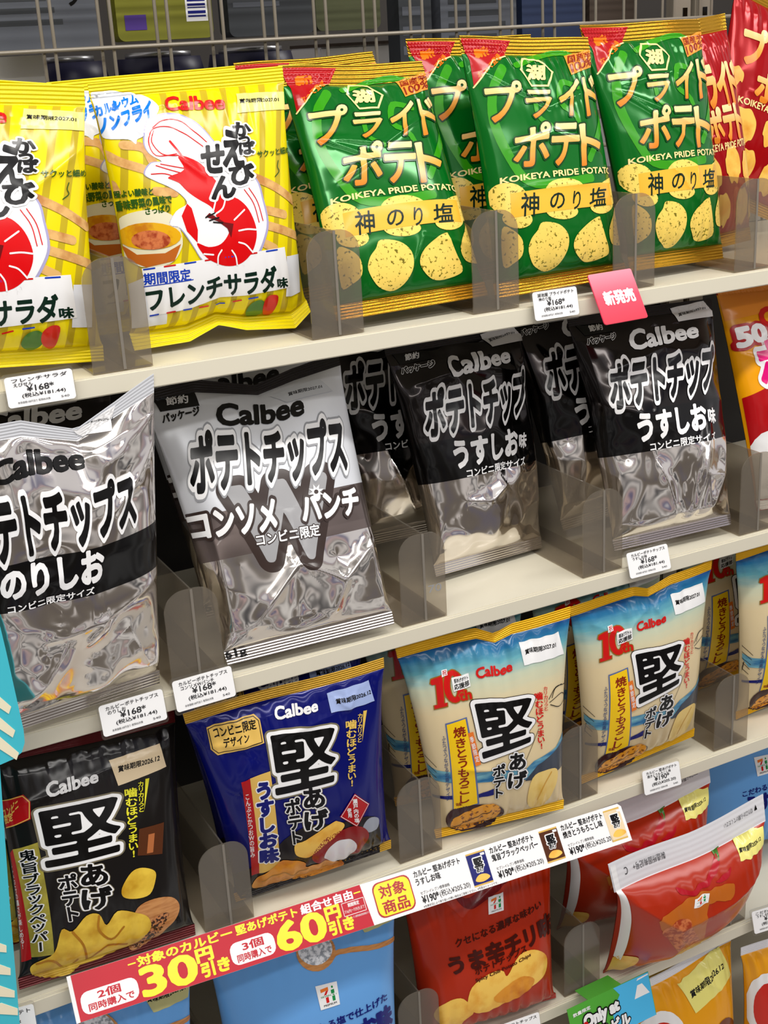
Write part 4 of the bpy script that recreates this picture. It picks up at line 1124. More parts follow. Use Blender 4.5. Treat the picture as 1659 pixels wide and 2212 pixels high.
  ('t','store_badge','コンビニ限定',[(.1056,.9065),(.3159,.9028),(.3093,.8664),(.1008,.8657)],'black',.03,(),0,3),
  ('t','store_badge','デザイン',[(.1383,.8594),(.2656,.859),(.2573,.826),(.1305,.8238)],'black',.03,(),0,3),
  ('p','date_panel',[(.6905,.9238),(.913,.9245),(.9425,.8267),(.6959,.8446)],'date_blue',2,0),
  ('t','date_panel','賞味期限2026.12',[(.7315,.8917),(.9211,.8843),(.924,.8624),(.7314,.8723)],'black',.02,(),0,3),
  ('t','slogan','噛むほどうまい!',[(.7679,.7941),(.8276,.7836),(.7837,.4892),(.7322,.5018)],'gold_print',.03,(),1,3),
  ('t','slogan','カリカリっと',[(.8395,.8034),(.8647,.799),(.8436,.6779),(.8189,.6829)],'gold_print',.02,(),1,3),
  ('p','slogan',[(.8713,.807),(.8925,.8035),(.8483,.6762)],'gold_print',2,0),
  ('t','product_lettering','堅',[(.356,.823),(.7036,.7795),(.6481,.5581),(.3288,.576)],'black',.02,(('glow_cream',.075),('white_print',.05)),0,3),
  ('t','product_lettering','あげ',[(.4672,.5652),(.5849,.542),(.5941,.3295),(.449,.3556)],'black',.04,(('glow_cream',.075),('white_print',.05)),1,3),
  ('t','product_lettering','ポテト',[(.3588,.5393),(.4414,.5304),(.4285,.2955),(.3519,.3082)],'black',.04,(('glow_cream',.075),('white_print',.05)),1,3),
  ('p','flavour_banner',[(.2068,.6759),(.3201,.6826),(.2653,.1825),(.1451,.1733)],'badge_gold',2,0),
  ('p','flavour_banner',[(.1592,.6648),(.2068,.6759),(.1451,.1733),(.0997,.1642)],'flash_red',2,0),
  ('t','flavour_banner','うすしお味',[(.2245,.6404),(.3091,.6387),(.2634,.2314),(.1615,.2297)],'navy_ink',.06,(('white_print',.06),),1,3),
  ('t','flavour_banner','こんぶとかつおWの旨み',[(.1586,.6022),(.1854,.6024),(.1392,.2741),(.1097,.2718)],'white_print',.015,(),1,3),
  ('p','bowl_picture',[(.006,.1621),(.2101,.2544),(.3156,.3395),(.4621,.3774),(.6009,.3447),(.9005,.2672),(.9236,.0116),(.8875,0),(.675,0),(.4875,0),(.0875,0),(.0231,.0425)],'lacquer_black',1,1),
  ('p','chip_picture',[(.3737,.2978),(.4413,.3052),(.6113,.3501),(.6502,.3461),(.687,.316),(.6535,.2828),(.5194,.2237),(.4487,.1972),(.3745,.2317)],'plain_chip',3,1),
  ('p','chip_picture#b',[(.0954,.0888),(.1337,.1493),(.219,.184),(.2888,.2269),(.4181,.1761),(.4366,.134),(.5862,.119),(.6822,.0226),(.6625,0),(.5,0),(.3089,.0317),(.1751,.0384)],'amber_chip',4,1),
  ('s','chip_picture#b',[(.1594,.1218),(.2817,.1445),(.3494,.1051),(.4368,.1209)],.0018,'chip_fold',5,1),
  ('p','spoon_picture',[(.4679,.1904),(.5116,.2459),(.5939,.2847),(.7459,.2848),(.8336,.2227),(.8364,.1551),(.7415,.0927),(.5871,.104),(.4958,.14)],'lacquer_red',3,1),
  ('p','spoon_picture',[(.5457,.1611),(.5883,.2197),(.6497,.2369),(.7202,.2143),(.7605,.1597),(.7305,.0996),(.6391,.0897),(.5656,.135)],'salt',4,1),
  ('p','spoon_picture',[(.8075,.2492),(.8546,.2822),(.9237,.2446),(.9071,.1885),(.8383,.2058)],'salt_grey',2,1),
  ('p','salt_badge',[(.769,.4536),(.8613,.3616),(.766,.272),(.6627,.3676)],'flash_red',4,0),
  ('s','salt_badge',[(.7682,.4475),(.8536,.3636),(.7645,.2808),(.6705,.3667),(.7682,.4475)],.0006,'white_print',5,0),
  ('t','salt_badge','瀬戸内の塩',[(.751,.4321),(.7807,.4226),(.7837,.2937),(.7528,.3045)],'white_print',.02,(),1,5),
  ('t','salt_badge','使用',[(.7113,.3972),(.7377,.3894),(.7393,.3379),(.7124,.3461)],'white_print',.02,(),1,5),
 ],
 'corn': [
  ('p','landscape_picture',[(.9875,.425),(.9111,.3799),(.727,.3584),(.6541,.3243),(.4279,.3637),(.0524,.3907),(0,.4125),(0,.3875),(.033,.3336),(.4448,.3026),(.6655,.2712),(.8159,.2871),(.9875,.325)],'sea_print',1,0),
  ('p','landscape_picture',[(.9875,.3875),(.8825,.3577),(.7512,.3283),(.6534,.265),(.7779,.2501),(.9875,.25)],'hill_dark',2,0),
  ('p','landscape_picture',[(0,.25),(.1346,.2559),(.2942,.247),(.4195,.2636),(.418,.2281),(.2929,.2291),(.1319,.2339),(0,.2375)],'navy_ink',1,0),
  ('s','landscape_picture',[(0,.475),(0,.325)],.0006,'ink_brown',2,1),
  ('s','landscape_picture',[(0,.45),(0,.3125)],.0006,'ink_brown',2,1),
  ('s','landscape_picture',[(0,.4125),(0,.3)],.0006,'ink_brown',2,1),
  ('s','landscape_picture',[(0,.375),(0,.2875)],.0006,'ink_brown',2,1),
  ('s','landscape_picture',[(.0125,.3624),(0,.275)],.0006,'ink_brown',2,1),
  ('s','landscape_picture',[(0,.4625),(.0557,.4074)],.0006,'ink_brown',2,1),
  ('s','landscape_picture',[(0,.425),(.0501,.3789)],.0006,'ink_brown',2,1),
  ('s','landscape_picture',[(0,.3875),(.0447,.35)],.0006,'ink_brown',2,1),
  ('s','landscape_picture',[(0,.3625),(.0394,.3208)],.0006,'ink_brown',2,1),
  ('s','landscape_picture',[(0,.325),(.0344,.2913)],.0006,'ink_brown',2,1),
  ('s','landscape_picture',[(.6679,.3787),(.7307,.46),(.769,.5124)],.0006,'ink_brown',2,1),
  ('s','landscape_picture',[(.8518,.6319),(.9078,.6737),(.9875,.6625)],.0009,'black',2,1),
  ('s','landscape_picture',[(.8574,.6161),(.9489,.6316),(.9875,.6125)],.0009,'black',2,1),
  ('s','landscape_picture',[(.8632,.6037),(.9361,.574),(.9875,.5875)],.0009,'black',2,1),
  ('s','landscape_picture',[(.8762,.6327),(.9015,.6684),(.9544,.6729)],.0009,'black',2,1),
  ('p','anniversary_mark',[(.1212,.8161),(.1327,.8385),(.1848,.8476),(.2113,.8487),(.1847,.7228),(.2019,.7245),(.1978,.7043),(.1096,.696),(.1125,.7179),(.1329,.7202),(.1512,.8108),(.1338,.8092)],'gold_brown',2,0),
  ('p','anniversary_mark',[(.1288,.8202),(.1369,.8332),(.1832,.8431),(.2037,.8451),(.1785,.7234),(.1956,.7252),(.1929,.7098),(.1173,.7008),(.1187,.7175),(.1391,.7197),(.1573,.8101),(.1338,.8092)],'logo_red',3,0),
  ('p','anniversary_mark',[(.3233,.7852),(.3172,.7626),(.2695,.7749),(.2721,.788)],'gold_brown',2,0),
  ('p','anniversary_mark',[(.3172,.7626),(.3051,.7422),(.2656,.7631),(.2695,.7749)],'gold_brown',2,0),
  ('p','anniversary_mark',[(.3051,.7422),(.2879,.7262),(.2606,.7537),(.2656,.7631)],'gold_brown',2,0),
  ('p','anniversary_mark',[(.2879,.7262),(.2674,.7161),(.2552,.7478),(.2606,.7537)],'gold_brown',2,0),
  ('p','anniversary_mark',[(.2674,.7161),(.2457,.713),(.2498,.7458),(.2552,.7478)],'gold_brown',2,0),
  ('p','anniversary_mark',[(.2457,.713),(.225,.7174),(.245,.7482),(.2498,.7458)],'gold_brown',2,0),
  ('p','anniversary_mark',[(.225,.7174),(.2075,.7287),(.2412,.7545),(.245,.7482)],'gold_brown',2,0),
  ('p','anniversary_mark',[(.2075,.7287),(.1949,.7461),(.2389,.7642),(.2412,.7545)],'gold_brown',2,0),
  ('p','anniversary_mark',[(.1949,.7461),(.1887,.7677),(.2383,.7762),(.2389,.7642)],'gold_brown',2,0),
  ('p','anniversary_mark',[(.1887,.7677),(.1892,.7912),(.2395,.7894),(.2383,.7762)],'gold_brown',2,0),
  ('p','anniversary_mark',[(.1892,.7912),(.1964,.8142),(.2424,.8025),(.2395,.7894)],'gold_brown',2,0),
  ('p','anniversary_mark',[(.1964,.8142),(.2095,.8344),(.2465,.8141),(.2424,.8025)],'gold_brown',2,0),
  ('p','anniversary_mark',[(.2095,.8344),(.2269,.8497),(.2516,.8231),(.2465,.8141)],'gold_brown',2,0),
  ('p','anniversary_mark',[(.2269,.8497),(.247,.8588),(.2571,.8288),(.2516,.8231)],'gold_brown',2,0),
  ('p','anniversary_mark',[(.247,.8588),(.2678,.8611),(.2624,.8306),(.2571,.8288)],'gold_brown',2,0),
  ('p','anniversary_mark',[(.2678,.8611),(.2874,.8564),(.267,.8283),(.2624,.8306)],'gold_brown',2,0),
  ('p','anniversary_mark',[(.2874,.8564),(.304,.8453),(.2706,.8222),(.267,.8283)],'gold_brown',2,0),
  ('p','anniversary_mark',[(.304,.8453),(.3163,.8286),(.2727,.8128),(.2706,.8222)],'gold_brown',2,0),
  ('p','anniversary_mark',[(.3163,.8286),(.3229,.808),(.2732,.801),(.2727,.8128)],'gold_brown',2,0),
  ('p','anniversary_mark',[(.3229,.808),(.3233,.7852),(.2721,.788),(.2732,.801)],'gold_brown',2,0),
  ('p','anniversary_mark',[(.3169,.7856),(.3112,.7644),(.2746,.7734),(.2776,.7877)],'logo_red',3,0),
  ('p','anniversary_mark',[(.3112,.7644),(.3001,.7452),(.2697,.7605),(.2746,.7734)],'logo_red',3,0),
  ('p','anniversary_mark',[(.3001,.7452),(.2845,.7302),(.2634,.7503),(.2697,.7605)],'logo_red',3,0),
  ('p','anniversary_mark',[(.2845,.7302),(.2659,.7207),(.2564,.7438),(.2634,.7503)],'logo_red',3,0),
  ('p','anniversary_mark',[(.2659,.7207),(.2463,.7178),(.2493,.7418),(.2564,.7438)],'logo_red',3,0),
  ('p','anniversary_mark',[(.2463,.7178),(.2276,.7219),(.2428,.7443),(.2493,.7418)],'logo_red',3,0),
  ('p','anniversary_mark',[(.2276,.7219),(.2118,.7326),(.2376,.7513),(.2428,.7443)],'logo_red',3,0),
  ('p','anniversary_mark',[(.2118,.7326),(.2005,.7488),(.2342,.7619),(.2376,.7513)],'logo_red',3,0),
  ('p','anniversary_mark',[(.2005,.7488),(.1949,.769),(.233,.7752),(.2342,.7619)],'logo_red',3,0),
  ('p','anniversary_mark',[(.1949,.769),(.1955,.791),(.2341,.7897),(.233,.7752)],'logo_red',3,0),
  ('p','anniversary_mark',[(.1955,.791),(.2021,.8126),(.2374,.8039),(.2341,.7897)],'logo_red',3,0),
  ('p','anniversary_mark',[(.2021,.8126),(.214,.8315),(.2426,.8166),(.2374,.8039)],'logo_red',3,0),
  ('p','anniversary_mark',[(.214,.8315),(.2298,.8459),(.249,.8265),(.2426,.8166)],'logo_red',3,0),
  ('p','anniversary_mark',[(.2298,.8459),(.2481,.8545),(.2561,.8326),(.249,.8265)],'logo_red',3,0),
  ('p','anniversary_mark',[(.2481,.8545),(.267,.8567),(.263,.8344),(.2561,.8326)],'logo_red',3,0),
  ('p','anniversary_mark',[(.267,.8567),(.2847,.8524),(.2693,.8318),(.263,.8344)],'logo_red',3,0),
  ('p','anniversary_mark',[(.2847,.8524),(.2998,.8419),(.2742,.8251),(.2693,.8318)],'logo_red',3,0),
  ('p','anniversary_mark',[(.2998,.8419),(.3108,.8263),(.2774,.8148),(.2742,.8251)],'logo_red',3,0),
  ('p','anniversary_mark',[(.3108,.8263),(.3167,.8069),(.2786,.802),(.2774,.8148)],'logo_red',3,0),
  ('p','anniversary_mark',[(.3167,.8069),(.3169,.7856),(.2776,.7877),(.2786,.802)],'logo_red',3,0),
  ('t','anniversary_mark','th',[(.278,.7639),(.3472,.7643),(.3457,.7235),(.2755,.7227)],'logo_red',.03,(('gold_brown',.06),),0,3),
  ('p','anniversary_mark',[(.2047,.8649),(.2411,.8662),(.2364,.8405),(.199,.837)],'white_print',4,0),
  ('t','anniversary_mark','祝',[(.2099,.8622),(.2374,.8635),(.2327,.8431),(.2051,.8415)],'logo_red',.01,(),0,5),
  ('p','anniversary_mark',[(.252,.825),(.3578,.8324),(.3536,.7768),(.2489,.7664)],'white_print',4,0),
  ('t','anniversary_mark','堅あげポテト',[(.2654,.8184),(.3505,.8238),(.3482,.807),(.2626,.8014)],'black',.03,(),0,5),
  ('t','anniversary_mark','応援部',[(.2579,.7953),(.3492,.8042),(.3483,.7817),(.2563,.7723)],'black',.03,(),0,5),
  ('t','brand_lettering','Calbee',[(.4036,.8447),(.6212,.8524),(.6179,.8117),(.4004,.8016)],'logo_red',.035,(),0,3),
  ('p','date_panel',[(.6821,.9141),(.9299,.9076),(.9672,.8052),(.6973,.8156)],'white_print',2,0),
  ('t','date_panel','賞味期限2027.01',[(.7084,.8815),(.9042,.8729),(.9069,.8502),(.7095,.8603)],'black',.02,(),0,3),
  ('t','product_lettering','堅',[(.3473,.692),(.7297,.6647),(.6962,.4672),(.3672,.441)],'black',.02,(('ink_brown',.075),('white_print',.062)),0,3),
  ('t','product_lettering','あげ',[(.5461,.4285),(.6583,.4164),(.6684,.2355),(.5232,.2456)],'black',.04,(('ink_brown',.075),('white_print',.062)),1,3),
  ('t','product_lettering','ポテト',[(.4197,.3894),(.5064,.3874),(.4973,.2047),(.4176,.2098)],'black',.04,(('ink_brown',.075),('white_print',.062)),1,3),
  ('p','flavour_banner',[(.1571,.6283),(.2956,.6458),(.307,.1919),(.1195,.1687)],'banner_border',2,0),
  ('p','flavour_banner',[(.1647,.6218),(.2851,.6391),(.2948,.1993),(.1276,.1796)],'corn_yellow',3,0),
  ('t','flavour_banner','焼きとうもろこし',[(.1991,.6051),(.2743,.607),(.2477,.2164),(.1607,.2103)],'brown_red',.03,(),1,4),
  ('t','flavour_banner','味',[(.1454,.2156),(.1829,.2198),(.1866,.1993),(.1489,.1954)],'brown_red',.02,(),0,4),
  ('p','flavour_banner',[(.2836,.5704),(.3195,.5734),(.3408,.409),(.3027,.4042)],'season_orange',4,0),
  ('t','flavour_banner','季節限定',[(.2894,.551),(.3141,.5532),(.3338,.4258),(.3079,.4228)],'white_print',.01,(),1,5),
  ('t','flavour_banner','ふたつでつながる北斎デザイン',[(.1211,.5681),(.1442,.5711),(.1115,.2341),(.0828,.2291)],'slate_ink',.01,(),1,3),
  ('t','slogan','噛むほどうまい!',[(.7478,.6835),(.8046,.6785),(.8149,.4051),(.7589,.4134)],'logo_red',.03,(),1,3),
  ('t','slogan','カリカリっと',[(.8126,.6977),(.8394,.695),(.8441,.5832),(.8142,.587)],'logo_red',.01,(),1,3),
  ('p','chip_picture',[(.7143,.2694),(.8159,.2871),(.9234,.2613),(.9205,.1762),(.8458,.0929),(.7495,.0705),(.6789,.1381)],'pale_chip',3,1),
  ('s','chip_picture',[(.8714,.2625),(.8065,.2027),(.762,.1278)],.0018,'chip_shade',4,1),
  ('p','corn_picture',[(.0713,.1238),(.1266,.1797),(.3024,.1907),(.4791,.1393),(.4917,.0753),(.4251,.009),(.2098,.0091),(.103,.0533)],'bowl_brown',3,1),
  ('p','corn_picture',[(.1,.081),(.1461,.1303),(.2795,.1747),(.3944,.1807),(.467,.1418),(.4585,.0851),(.3565,.0287),(.166,.0249)],'roast_corn',4,1),
  ('s','corn_picture',[(.14,.0604),(.2601,.1046),(.3966,.1347)],.0014,'grinder_brown',5,1),
 ],
 'salt': [
  ('p','spoon_picture',[(.6396,.7719),(.6313,.7486),(.615,.7292),(.592,.7153),(.5644,.7081),(.5343,.708),(.5045,.7152),(.4775,.7291),(.4554,.7484),(.4401,.7714),(.4328,.7963),(.4339,.821),(.4432,.8435),(.4598,.8621),(.4824,.8754),(.5092,.8824),(.5379,.8826),(.5665,.8761),(.5929,.8631),(.615,.8447),(.6309,.822),(.6395,.7971)],'wood_print',2,0),
  ('s','spoon_picture',[(.6062,.7421),(.662,.7663),(.8745,.729),(.9875,.7125)],.0058,'wood_print',2,1),
  ('p','spoon_picture',[(.624,.7861),(.6169,.7675),(.6029,.7521),(.5831,.7413),(.5592,.7358),(.5332,.7362),(.5073,.7424),(.4837,.754),(.4643,.7698),(.4507,.7886),(.444,.8087),(.4446,.8286),(.4524,.8467),(.4667,.8615),(.4862,.872),(.5094,.8773),(.5344,.877),(.5595,.8713),(.5827,.8604),(.6021,.8451),(.6161,.8266),(.6237,.8064)],'salt_grain',3,0),
  ('p','date_panel',[(.7606,.9003),(1,.8875),(.9875,.8125),(.8094,.8134)],'khaki_print',2,0),
  ('t','date_panel','賞味期限2027.01',[(.7833,.8816),(.9693,.8787),(.974,.8531),(.7846,.8598)],'black',.02,(),0,3),
  ('p','store_mark',[(.5047,.6455),(.6252,.6402),(.6291,.5295),(.5182,.5285)],'white_print',2,0),
  ('p','store_mark',[(.5282,.6242),(.5717,.6273),(.5727,.6128),(.5297,.6082)],'season_orange',3,0),
  ('p','store_mark',[(.5576,.6099),(.5727,.6128),(.559,.5928),(.5452,.5919)],'logo_red',3,0),
  ('p','store_mark',[(.5531,.5803),(.5691,.5813),(.5712,.5549),(.5555,.5538)],'logo_red',3,0),
  ('p','store_mark',[(.5859,.609),(.6047,.6106),(.6056,.5917),(.587,.5911)],'mark_green',3,0),
  ('p','store_mark',[(.59,.5798),(.6062,.5805),(.6074,.5569),(.5915,.556)],'mark_green',3,0),
  ('p','store_mark',[(.5896,.6266),(.5991,.6273),(.6008,.6174),(.5913,.6166)],'mark_green',3,0),
  ('t','store_mark','SEVEN & i',[(.5269,.5904),(.615,.5898),(.616,.5822),(.5277,.5829)],'mark_green',.01,(),0,3),
  ('t','store_mark','PREMIUM',[(.5382,.5478),(.6112,.5501),(.6123,.5406),(.5392,.5384)],'black',.01,(),0,3),
  ('t','product_lettering','こだわる塩で仕上げた',[(.3876,.4607),(.9196,.4858),(.9232,.4431),(.3899,.4244)],'navy_ink',.03,(),0,3),
  ('t','product_lettering','うすしお味',[(.4195,.4171),(.9414,.4118),(.9561,.297),(.421,.3099)],'navy_ink',.06,(),0,3),
 ],
 'chili': [
  ('p','store_mark',[(.5181,.8031),(.6248,.8009),(.6064,.7118),(.5012,.713)],'white_print',2,0),
  ('p','store_mark',[(.5339,.7869),(.5739,.7897),(.5715,.7782),(.5314,.7744)],'season_orange',3,0),
  ('p','store_mark',[(.5572,.7758),(.5715,.7782),(.5545,.7624),(.5417,.7617)],'logo_red',3,0),
  ('p','store_mark',[(.5463,.7526),(.5612,.7533),(.5572,.7326),(.5423,.7319)],'logo_red',3,0),
  ('p','store_mark',[(.5827,.7753),(.6002,.7767),(.597,.7616),(.5798,.7611)],'mark_green',3,0),
  ('p','store_mark',[(.5801,.7521),(.5952,.7527),(.5915,.7338),(.5764,.7332)],'mark_green',3,0),
  ('p','store_mark',[(.5899,.7894),(.5987,.7901),(.5981,.7821),(.5893,.7814)],'mark_green',3,0),
  ('t','store_mark','SEVEN & i',[(.5245,.7606),(.6053,.7601),(.6043,.7543),(.5234,.7547)],'mark_green',.01,(),0,3),
  ('t','store_mark','PREMIUM',[(.5247,.7275),(.5936,.7284),(.5924,.7211),(.5234,.7202)],'black',.01,(),0,3),
  ('t','flavour_note','クセになる濃厚な味わい',[(.2503,.6331),(.8837,.6901),(.8855,.6478),(.2511,.5855)],'chili_ink',.02,(),0,3),
  ('t','product_lettering','うま辛チリ味',[(.1826,.5378),(.9571,.5963),(.9841,.4734),(.1975,.4359)],'chili_ink',.055,(),0,3),
  ('t','product_lettering','ポテトチップス',[(.3485,.4501),(.7355,.4926),(.7353,.4493),(.3523,.4043)],'chili_ink',.03,(),0,3),
  ('t','english_lettering','Spicy Chili Potato Chips',[(.3451,.3855),(.7625,.4336),(.7639,.4085),(.3501,.3587)],'chili_ink',.02,(),0,4),
  ('p','chip_picture',[(.2765,.2267),(.3187,.3391),(.4441,.3934),(.542,.3893),(.5754,.3503),(.6756,.4428),(.7988,.4377),(.9044,.3578),(.8984,.2671),(.8142,.2302),(.7269,.2189),(.5564,.1793),(.3965,.1502),(.2994,.1868)],'plain_chip',2,1),
  ('p','chip_picture',[(.0853,.2191),(.169,.2749),(.2561,.2753),(.3234,.1691),(.2584,.1175),(.2107,.0292),(.0748,.1474)],'plain_chip',1,1),
  ('p','chip_picture',[(.4683,.2389),(.6628,.3156),(.785,.2638),(.7269,.2074),(.5564,.1793)],'amber_chip',3,1),
  ('p','chili_picture',[(.3214,.8749),(.3736,.8284),(.4808,.8462),(.6018,.8684),(.6846,.8737),(.626,.8289),(.4626,.7814),(.3699,.7767),(.3189,.8323)],'dark_red',1,1),
 ],
 'chili_bowl': [
  ('p','chili_picture',[(.3155,.8117),(.3829,.7902),(.4754,.8003),(.556,.8198),(.6065,.8284),(.6353,.828),(.5976,.8136),(.507,.7881),(.4008,.7711),(.3288,.7853)],'chili_red',2,1),
  ('s','chili_picture',[(.6207,.8276),(.6625,.8375)],.0018,'leaf_green',3,1),
  ('p','chili_picture',[(.5585,.7858),(.6335,.7979),(.6715,.8028),(.6173,.7747),(.5645,.7783)],'chili_red',2,1),
  ('p','bowl_picture',[(.166,.6343),(.2586,.739),(.4205,.769),(.6315,.7567),(.657,.7231),(.6165,.6785),(.4472,.6567),(.5375,.025)],'soup_brown',1,1),
  ('p','bowl_picture',[(.3396,.6572),(.3415,.6422),(.3364,.6262),(.6394,.0245),(.625,0),(.6,0),(.2636,.5715),(.5375,0),(.5014,.0247),(.1997,.5649),(.1855,.5728),(.1768,.5859),(.1741,.6031),(.1779,.6227),(.1881,.6425),(.2042,.6602),(.2249,.674),(.2485,.6829),(.273,.6866),(.2961,.6854),(.316,.6796),(.3308,.67)],'mince',2,0),
  ('p','store_mark',[(.3935,.7562),(.4898,.7587),(.4705,.7145),(.375,.7144)],'white_print',2,0),
  ('p','store_mark',[(.4068,.7501),(.4431,.7527),(.4404,.7475),(.404,.7446)],'season_orange',3,0),
  ('p','store_mark',[(.4273,.7461),(.4404,.7475),(.4244,.7399),(.4127,.7393)],'logo_red',3,0),
  ('p','store_mark',[(.4166,.7351),(.4301,.7358),(.426,.7255),(.4124,.725)],'logo_red',3,0),
  ('p','store_mark',[(.4504,.7465),(.4663,.7474),(.4629,.7403),(.4472,.7398)],'mark_green',3,0),
  ('p','store_mark',[(.4472,.7355),(.4609,.7359),(.4571,.7264),(.4434,.726)],'mark_green',3,0),
  ('p','store_mark',[(.4576,.7529),(.4656,.7534),(.4646,.7499),(.4567,.7494)],'mark_green',3,0),
  ('t','store_mark','SEVEN & i',[(.3972,.7382),(.4703,.7397),(.4691,.737),(.396,.7355)],'mark_green',.01,(),0,3),
  ('t','store_mark','PREMIUM',[(.3964,.7224),(.4589,.7236),(.4576,.7199),(.3951,.7187)],'black',.01,(),0,3),
  ('p','date_panel',[(.7625,.8375),(.9732,.8274),(.9593,.7599),(.7443,.8005)],'pale_yellow',2,0),
  ('t','date_panel','賞味期限2026.12',[(.7673,.8244),(.9339,.8149),(.9302,.7991),(.7586,.8176)],'black',.02,(),0,3),
  ('p','chip_picture',[(0,.1625),(.0311,.2789),(.095,.305),(.1047,.1542),(.0375,.0625),(.0082,.0256)],'plain_chip',2,1),
  ('t','weight_note','65g',[(.0082,.0256),(.0375,.0625),(.0375,.0625),(0,0)],'black',.02,(),0,4),
 ],
}

exec_zones = {
    'consomme': [(.372, 'foil'), (.536, 'foil_umber'), (2, 'foil_white')],
    'norishio': [(.447, 'foil'), (.594, 'film_black'), (2, 'foil')],
    'usushio': [(.40, 'foil'), (.572, 'film_black'), (2, 'foil_dark')],
    'shrimp': [(2, 'film_shrimp')], 'green': [(2, 'film_green')], 'pepper': [(2, 'film_pepper')], 'navy': [(2, 'film_navy')],
    'corn': [(2, 'film_corn')], 'salt': [(2, 'film_blue')], 'chili': [(2, 'film_chili')], 'chili_bowl': [(2, 'film_chili')],
}
SEALS = {'consomme': ('foil_dark', 'foil'), 'norishio': ('foil_white', 'foil'), 'usushio': ('foil_dark', 'foil'), 'shrimp': ('film_yellow', 'film_yellow'),
         'green': ('film_gold', 'film_gold'), 'pepper': ('film_maroon', 'film_maroon'), 'navy': ('film_ochre', 'film_ochre'), 'corn': ('film_corn_gold', 'film_corn_gold'),
         'salt': ('film_silver_grey', 'film_blue'), 'chili': ('film_white', 'film_chili'), 'chili_bowl': ('film_white', 'film_chili')}

# ------------------------------------------------------------------ structure
SHELF_Z = [1.243, .926, .641, .362, .085]
wb = boxes('wall_back', [(-.6, 3.2, 1.6, 1.64, 0, 2.7)], 'rear_wall')
wb['kind'] = 'structure'
fl = boxes('floor', [(-1.5, 3.2, -.4, 1.58, -.05, 0)], 'floor_tile')
fl['kind'] = 'structure'
tag(boxes('light_block_board', [(-.2, 2.0, .336, .345, .001, 1.235)], 'dark_board'), 'dark board added to block light behind the lower shelves', 'board')  # added panel, keeps light from leaking in behind the lower shelves
order = ['top', 'second', 'third', 'fourth', 'lowest']
shelf_words = ['cream steel shelf under the yellow and green bags, topmost', 'cream steel shelf under the silver bags',
               'cream steel shelf under the black, navy and beige bags', 'cream steel shelf under the light blue and red bags', 'cream steel shelf under the mustard bags, lowest']
for z, w_ in zip(SHELF_Z, shelf_words):
    t = tag(empty('gondola_shelf', Matrix.Translation((0, 0, z))), w_, 'shelf', 'steel shelves of the rack')
    boxes('deck', [(-.25, 2.0, .0015, .296, -.014, 0)], 'shelf_enamel', t, .0008)
    boxes('front_lip', [(-.25, 2.0, -.004, .001, -.0175, .0004)], 'shelf_enamel', t, .0012)

# wire back panels, two grids almost in line
for (y, dx, lab) in ((.300, .360, 'wire grid panel nearest the snack bags, behind the top shelf'), (.312, .351, 'wire grid panel of the opposite rack, just behind the nearer grid')):
    segs = []
    k = -12
    while dx+.0614*k < 2.0:
        segs.append(((dx+.0614*k, y, 1.22), (dx+.0614*k, y, 1.95)))
        k += 1
    w_ = tag(empty('wire_panel', Matrix.Identity(4)), lab, 'wire panel', 'wire grid panels behind the top shelf')
    rods('upright_wires', segs, .0019, 'wire', w_)
    rods('cross_wires', [((-.3, y-.003, zz), (2.0, y-.003, zz)) for zz in (1.2925, 1.366, 1.4395, 1.513, 1.5865, 1.66, 1.7335)], .0022, 'wire', w_)
for (x0, x1, sx_, lab) in ((1.171, 1.2, 1.189, 'slotted steel upright behind the third green bag, left one of the two'), (1.207, 1.235, 1.222, 'slotted steel upright beside the bright gap, right one of the two')):
    t = tag(empty('slotted_upright', Matrix.Identity(4)), lab, 'upright post', 'slotted uprights')
    boxes('post', [(x0, x1, .3155, .333, .001, 2.1)], 'wire', t, .002)
    for q in range(9):
        zc = 1.40+q*.055
        boxes('slot', [(sx_-.0035, sx_+.0035, .3145, .318, zc-.016, zc+.016)], 'film_black', t)

FLATS = {'tag_shrimp':[.2302,-.014,.0575,.0257,.007,.1588,-.0028,1.2307],'tag_green':[.7569,-.014,.0544,.0287,.0127,.2082,-.007,1.2307],'tag_norishio':[.271,-.014,.0619,.0302,.0014,.1758,.013,.9108],'tag_consomme':[.3444,-.014,.0605,.0307,.0036,.2061,.0115,.9111],'tag_usushio':[.8827,-.014,.0577,.0293,-.0058,.3101,-.0072,.9188],'tag_corn':[.9078,-.014,.0553,.03,-.0235,.2609,-.0233,.6267],'tag_right':[1.0932,-.024,.0607,.03,-.0797,.3518,-.0365,.3546],'tag_lowleft':[.1132,-.0239,.0459,.0338,-.0732,.2531,-.0267,.6174],'tag_lowmid':[.692,-.0239,.0514,.0313,-.0371,.2699,-.0405,.3495],'pink':[.8318,-.03,.0566,.0562,.0113,.5554,.0042,1.2189],'promo':[.5057,-.0376,.6681,.0451,.02,.6328,-.0509,.6086],'only':[.8141,-.048,.1222,.0595,-.0393,.2401,.0629,.3251]}

ART['chili_bowl'] += [
    ('p', 'side_strip', [(.006, .22), (.006, .985), (.04, .985), (.03, .22)], 'white_print', 2, 0),
    ('t', 'flap_print', '製造所固有記号+', [(.34, .90), (.14, .90), (.14, .945), (.34, .945)], 'tag_ink', .0, (), 0, 2),
    ('t', 'flap_print', 'C', [(.105, .90), (.085, .90), (.085, .945), (.105, .945)], 'tag_ink', .0, (), 0, 2),
    ('t', 'flap_print', '切り口から開けてください', [(.92, .925), (.72, .925), (.72, .955), (.92, .955)], 'tag_ink', .0, (), 0, 2),
    ('p', 'flap_print', [(.93, .93), (.95, .93), (.94, .965)], 'black', 2, 0)]
FLATS['tag_norishio'][1] -= .007
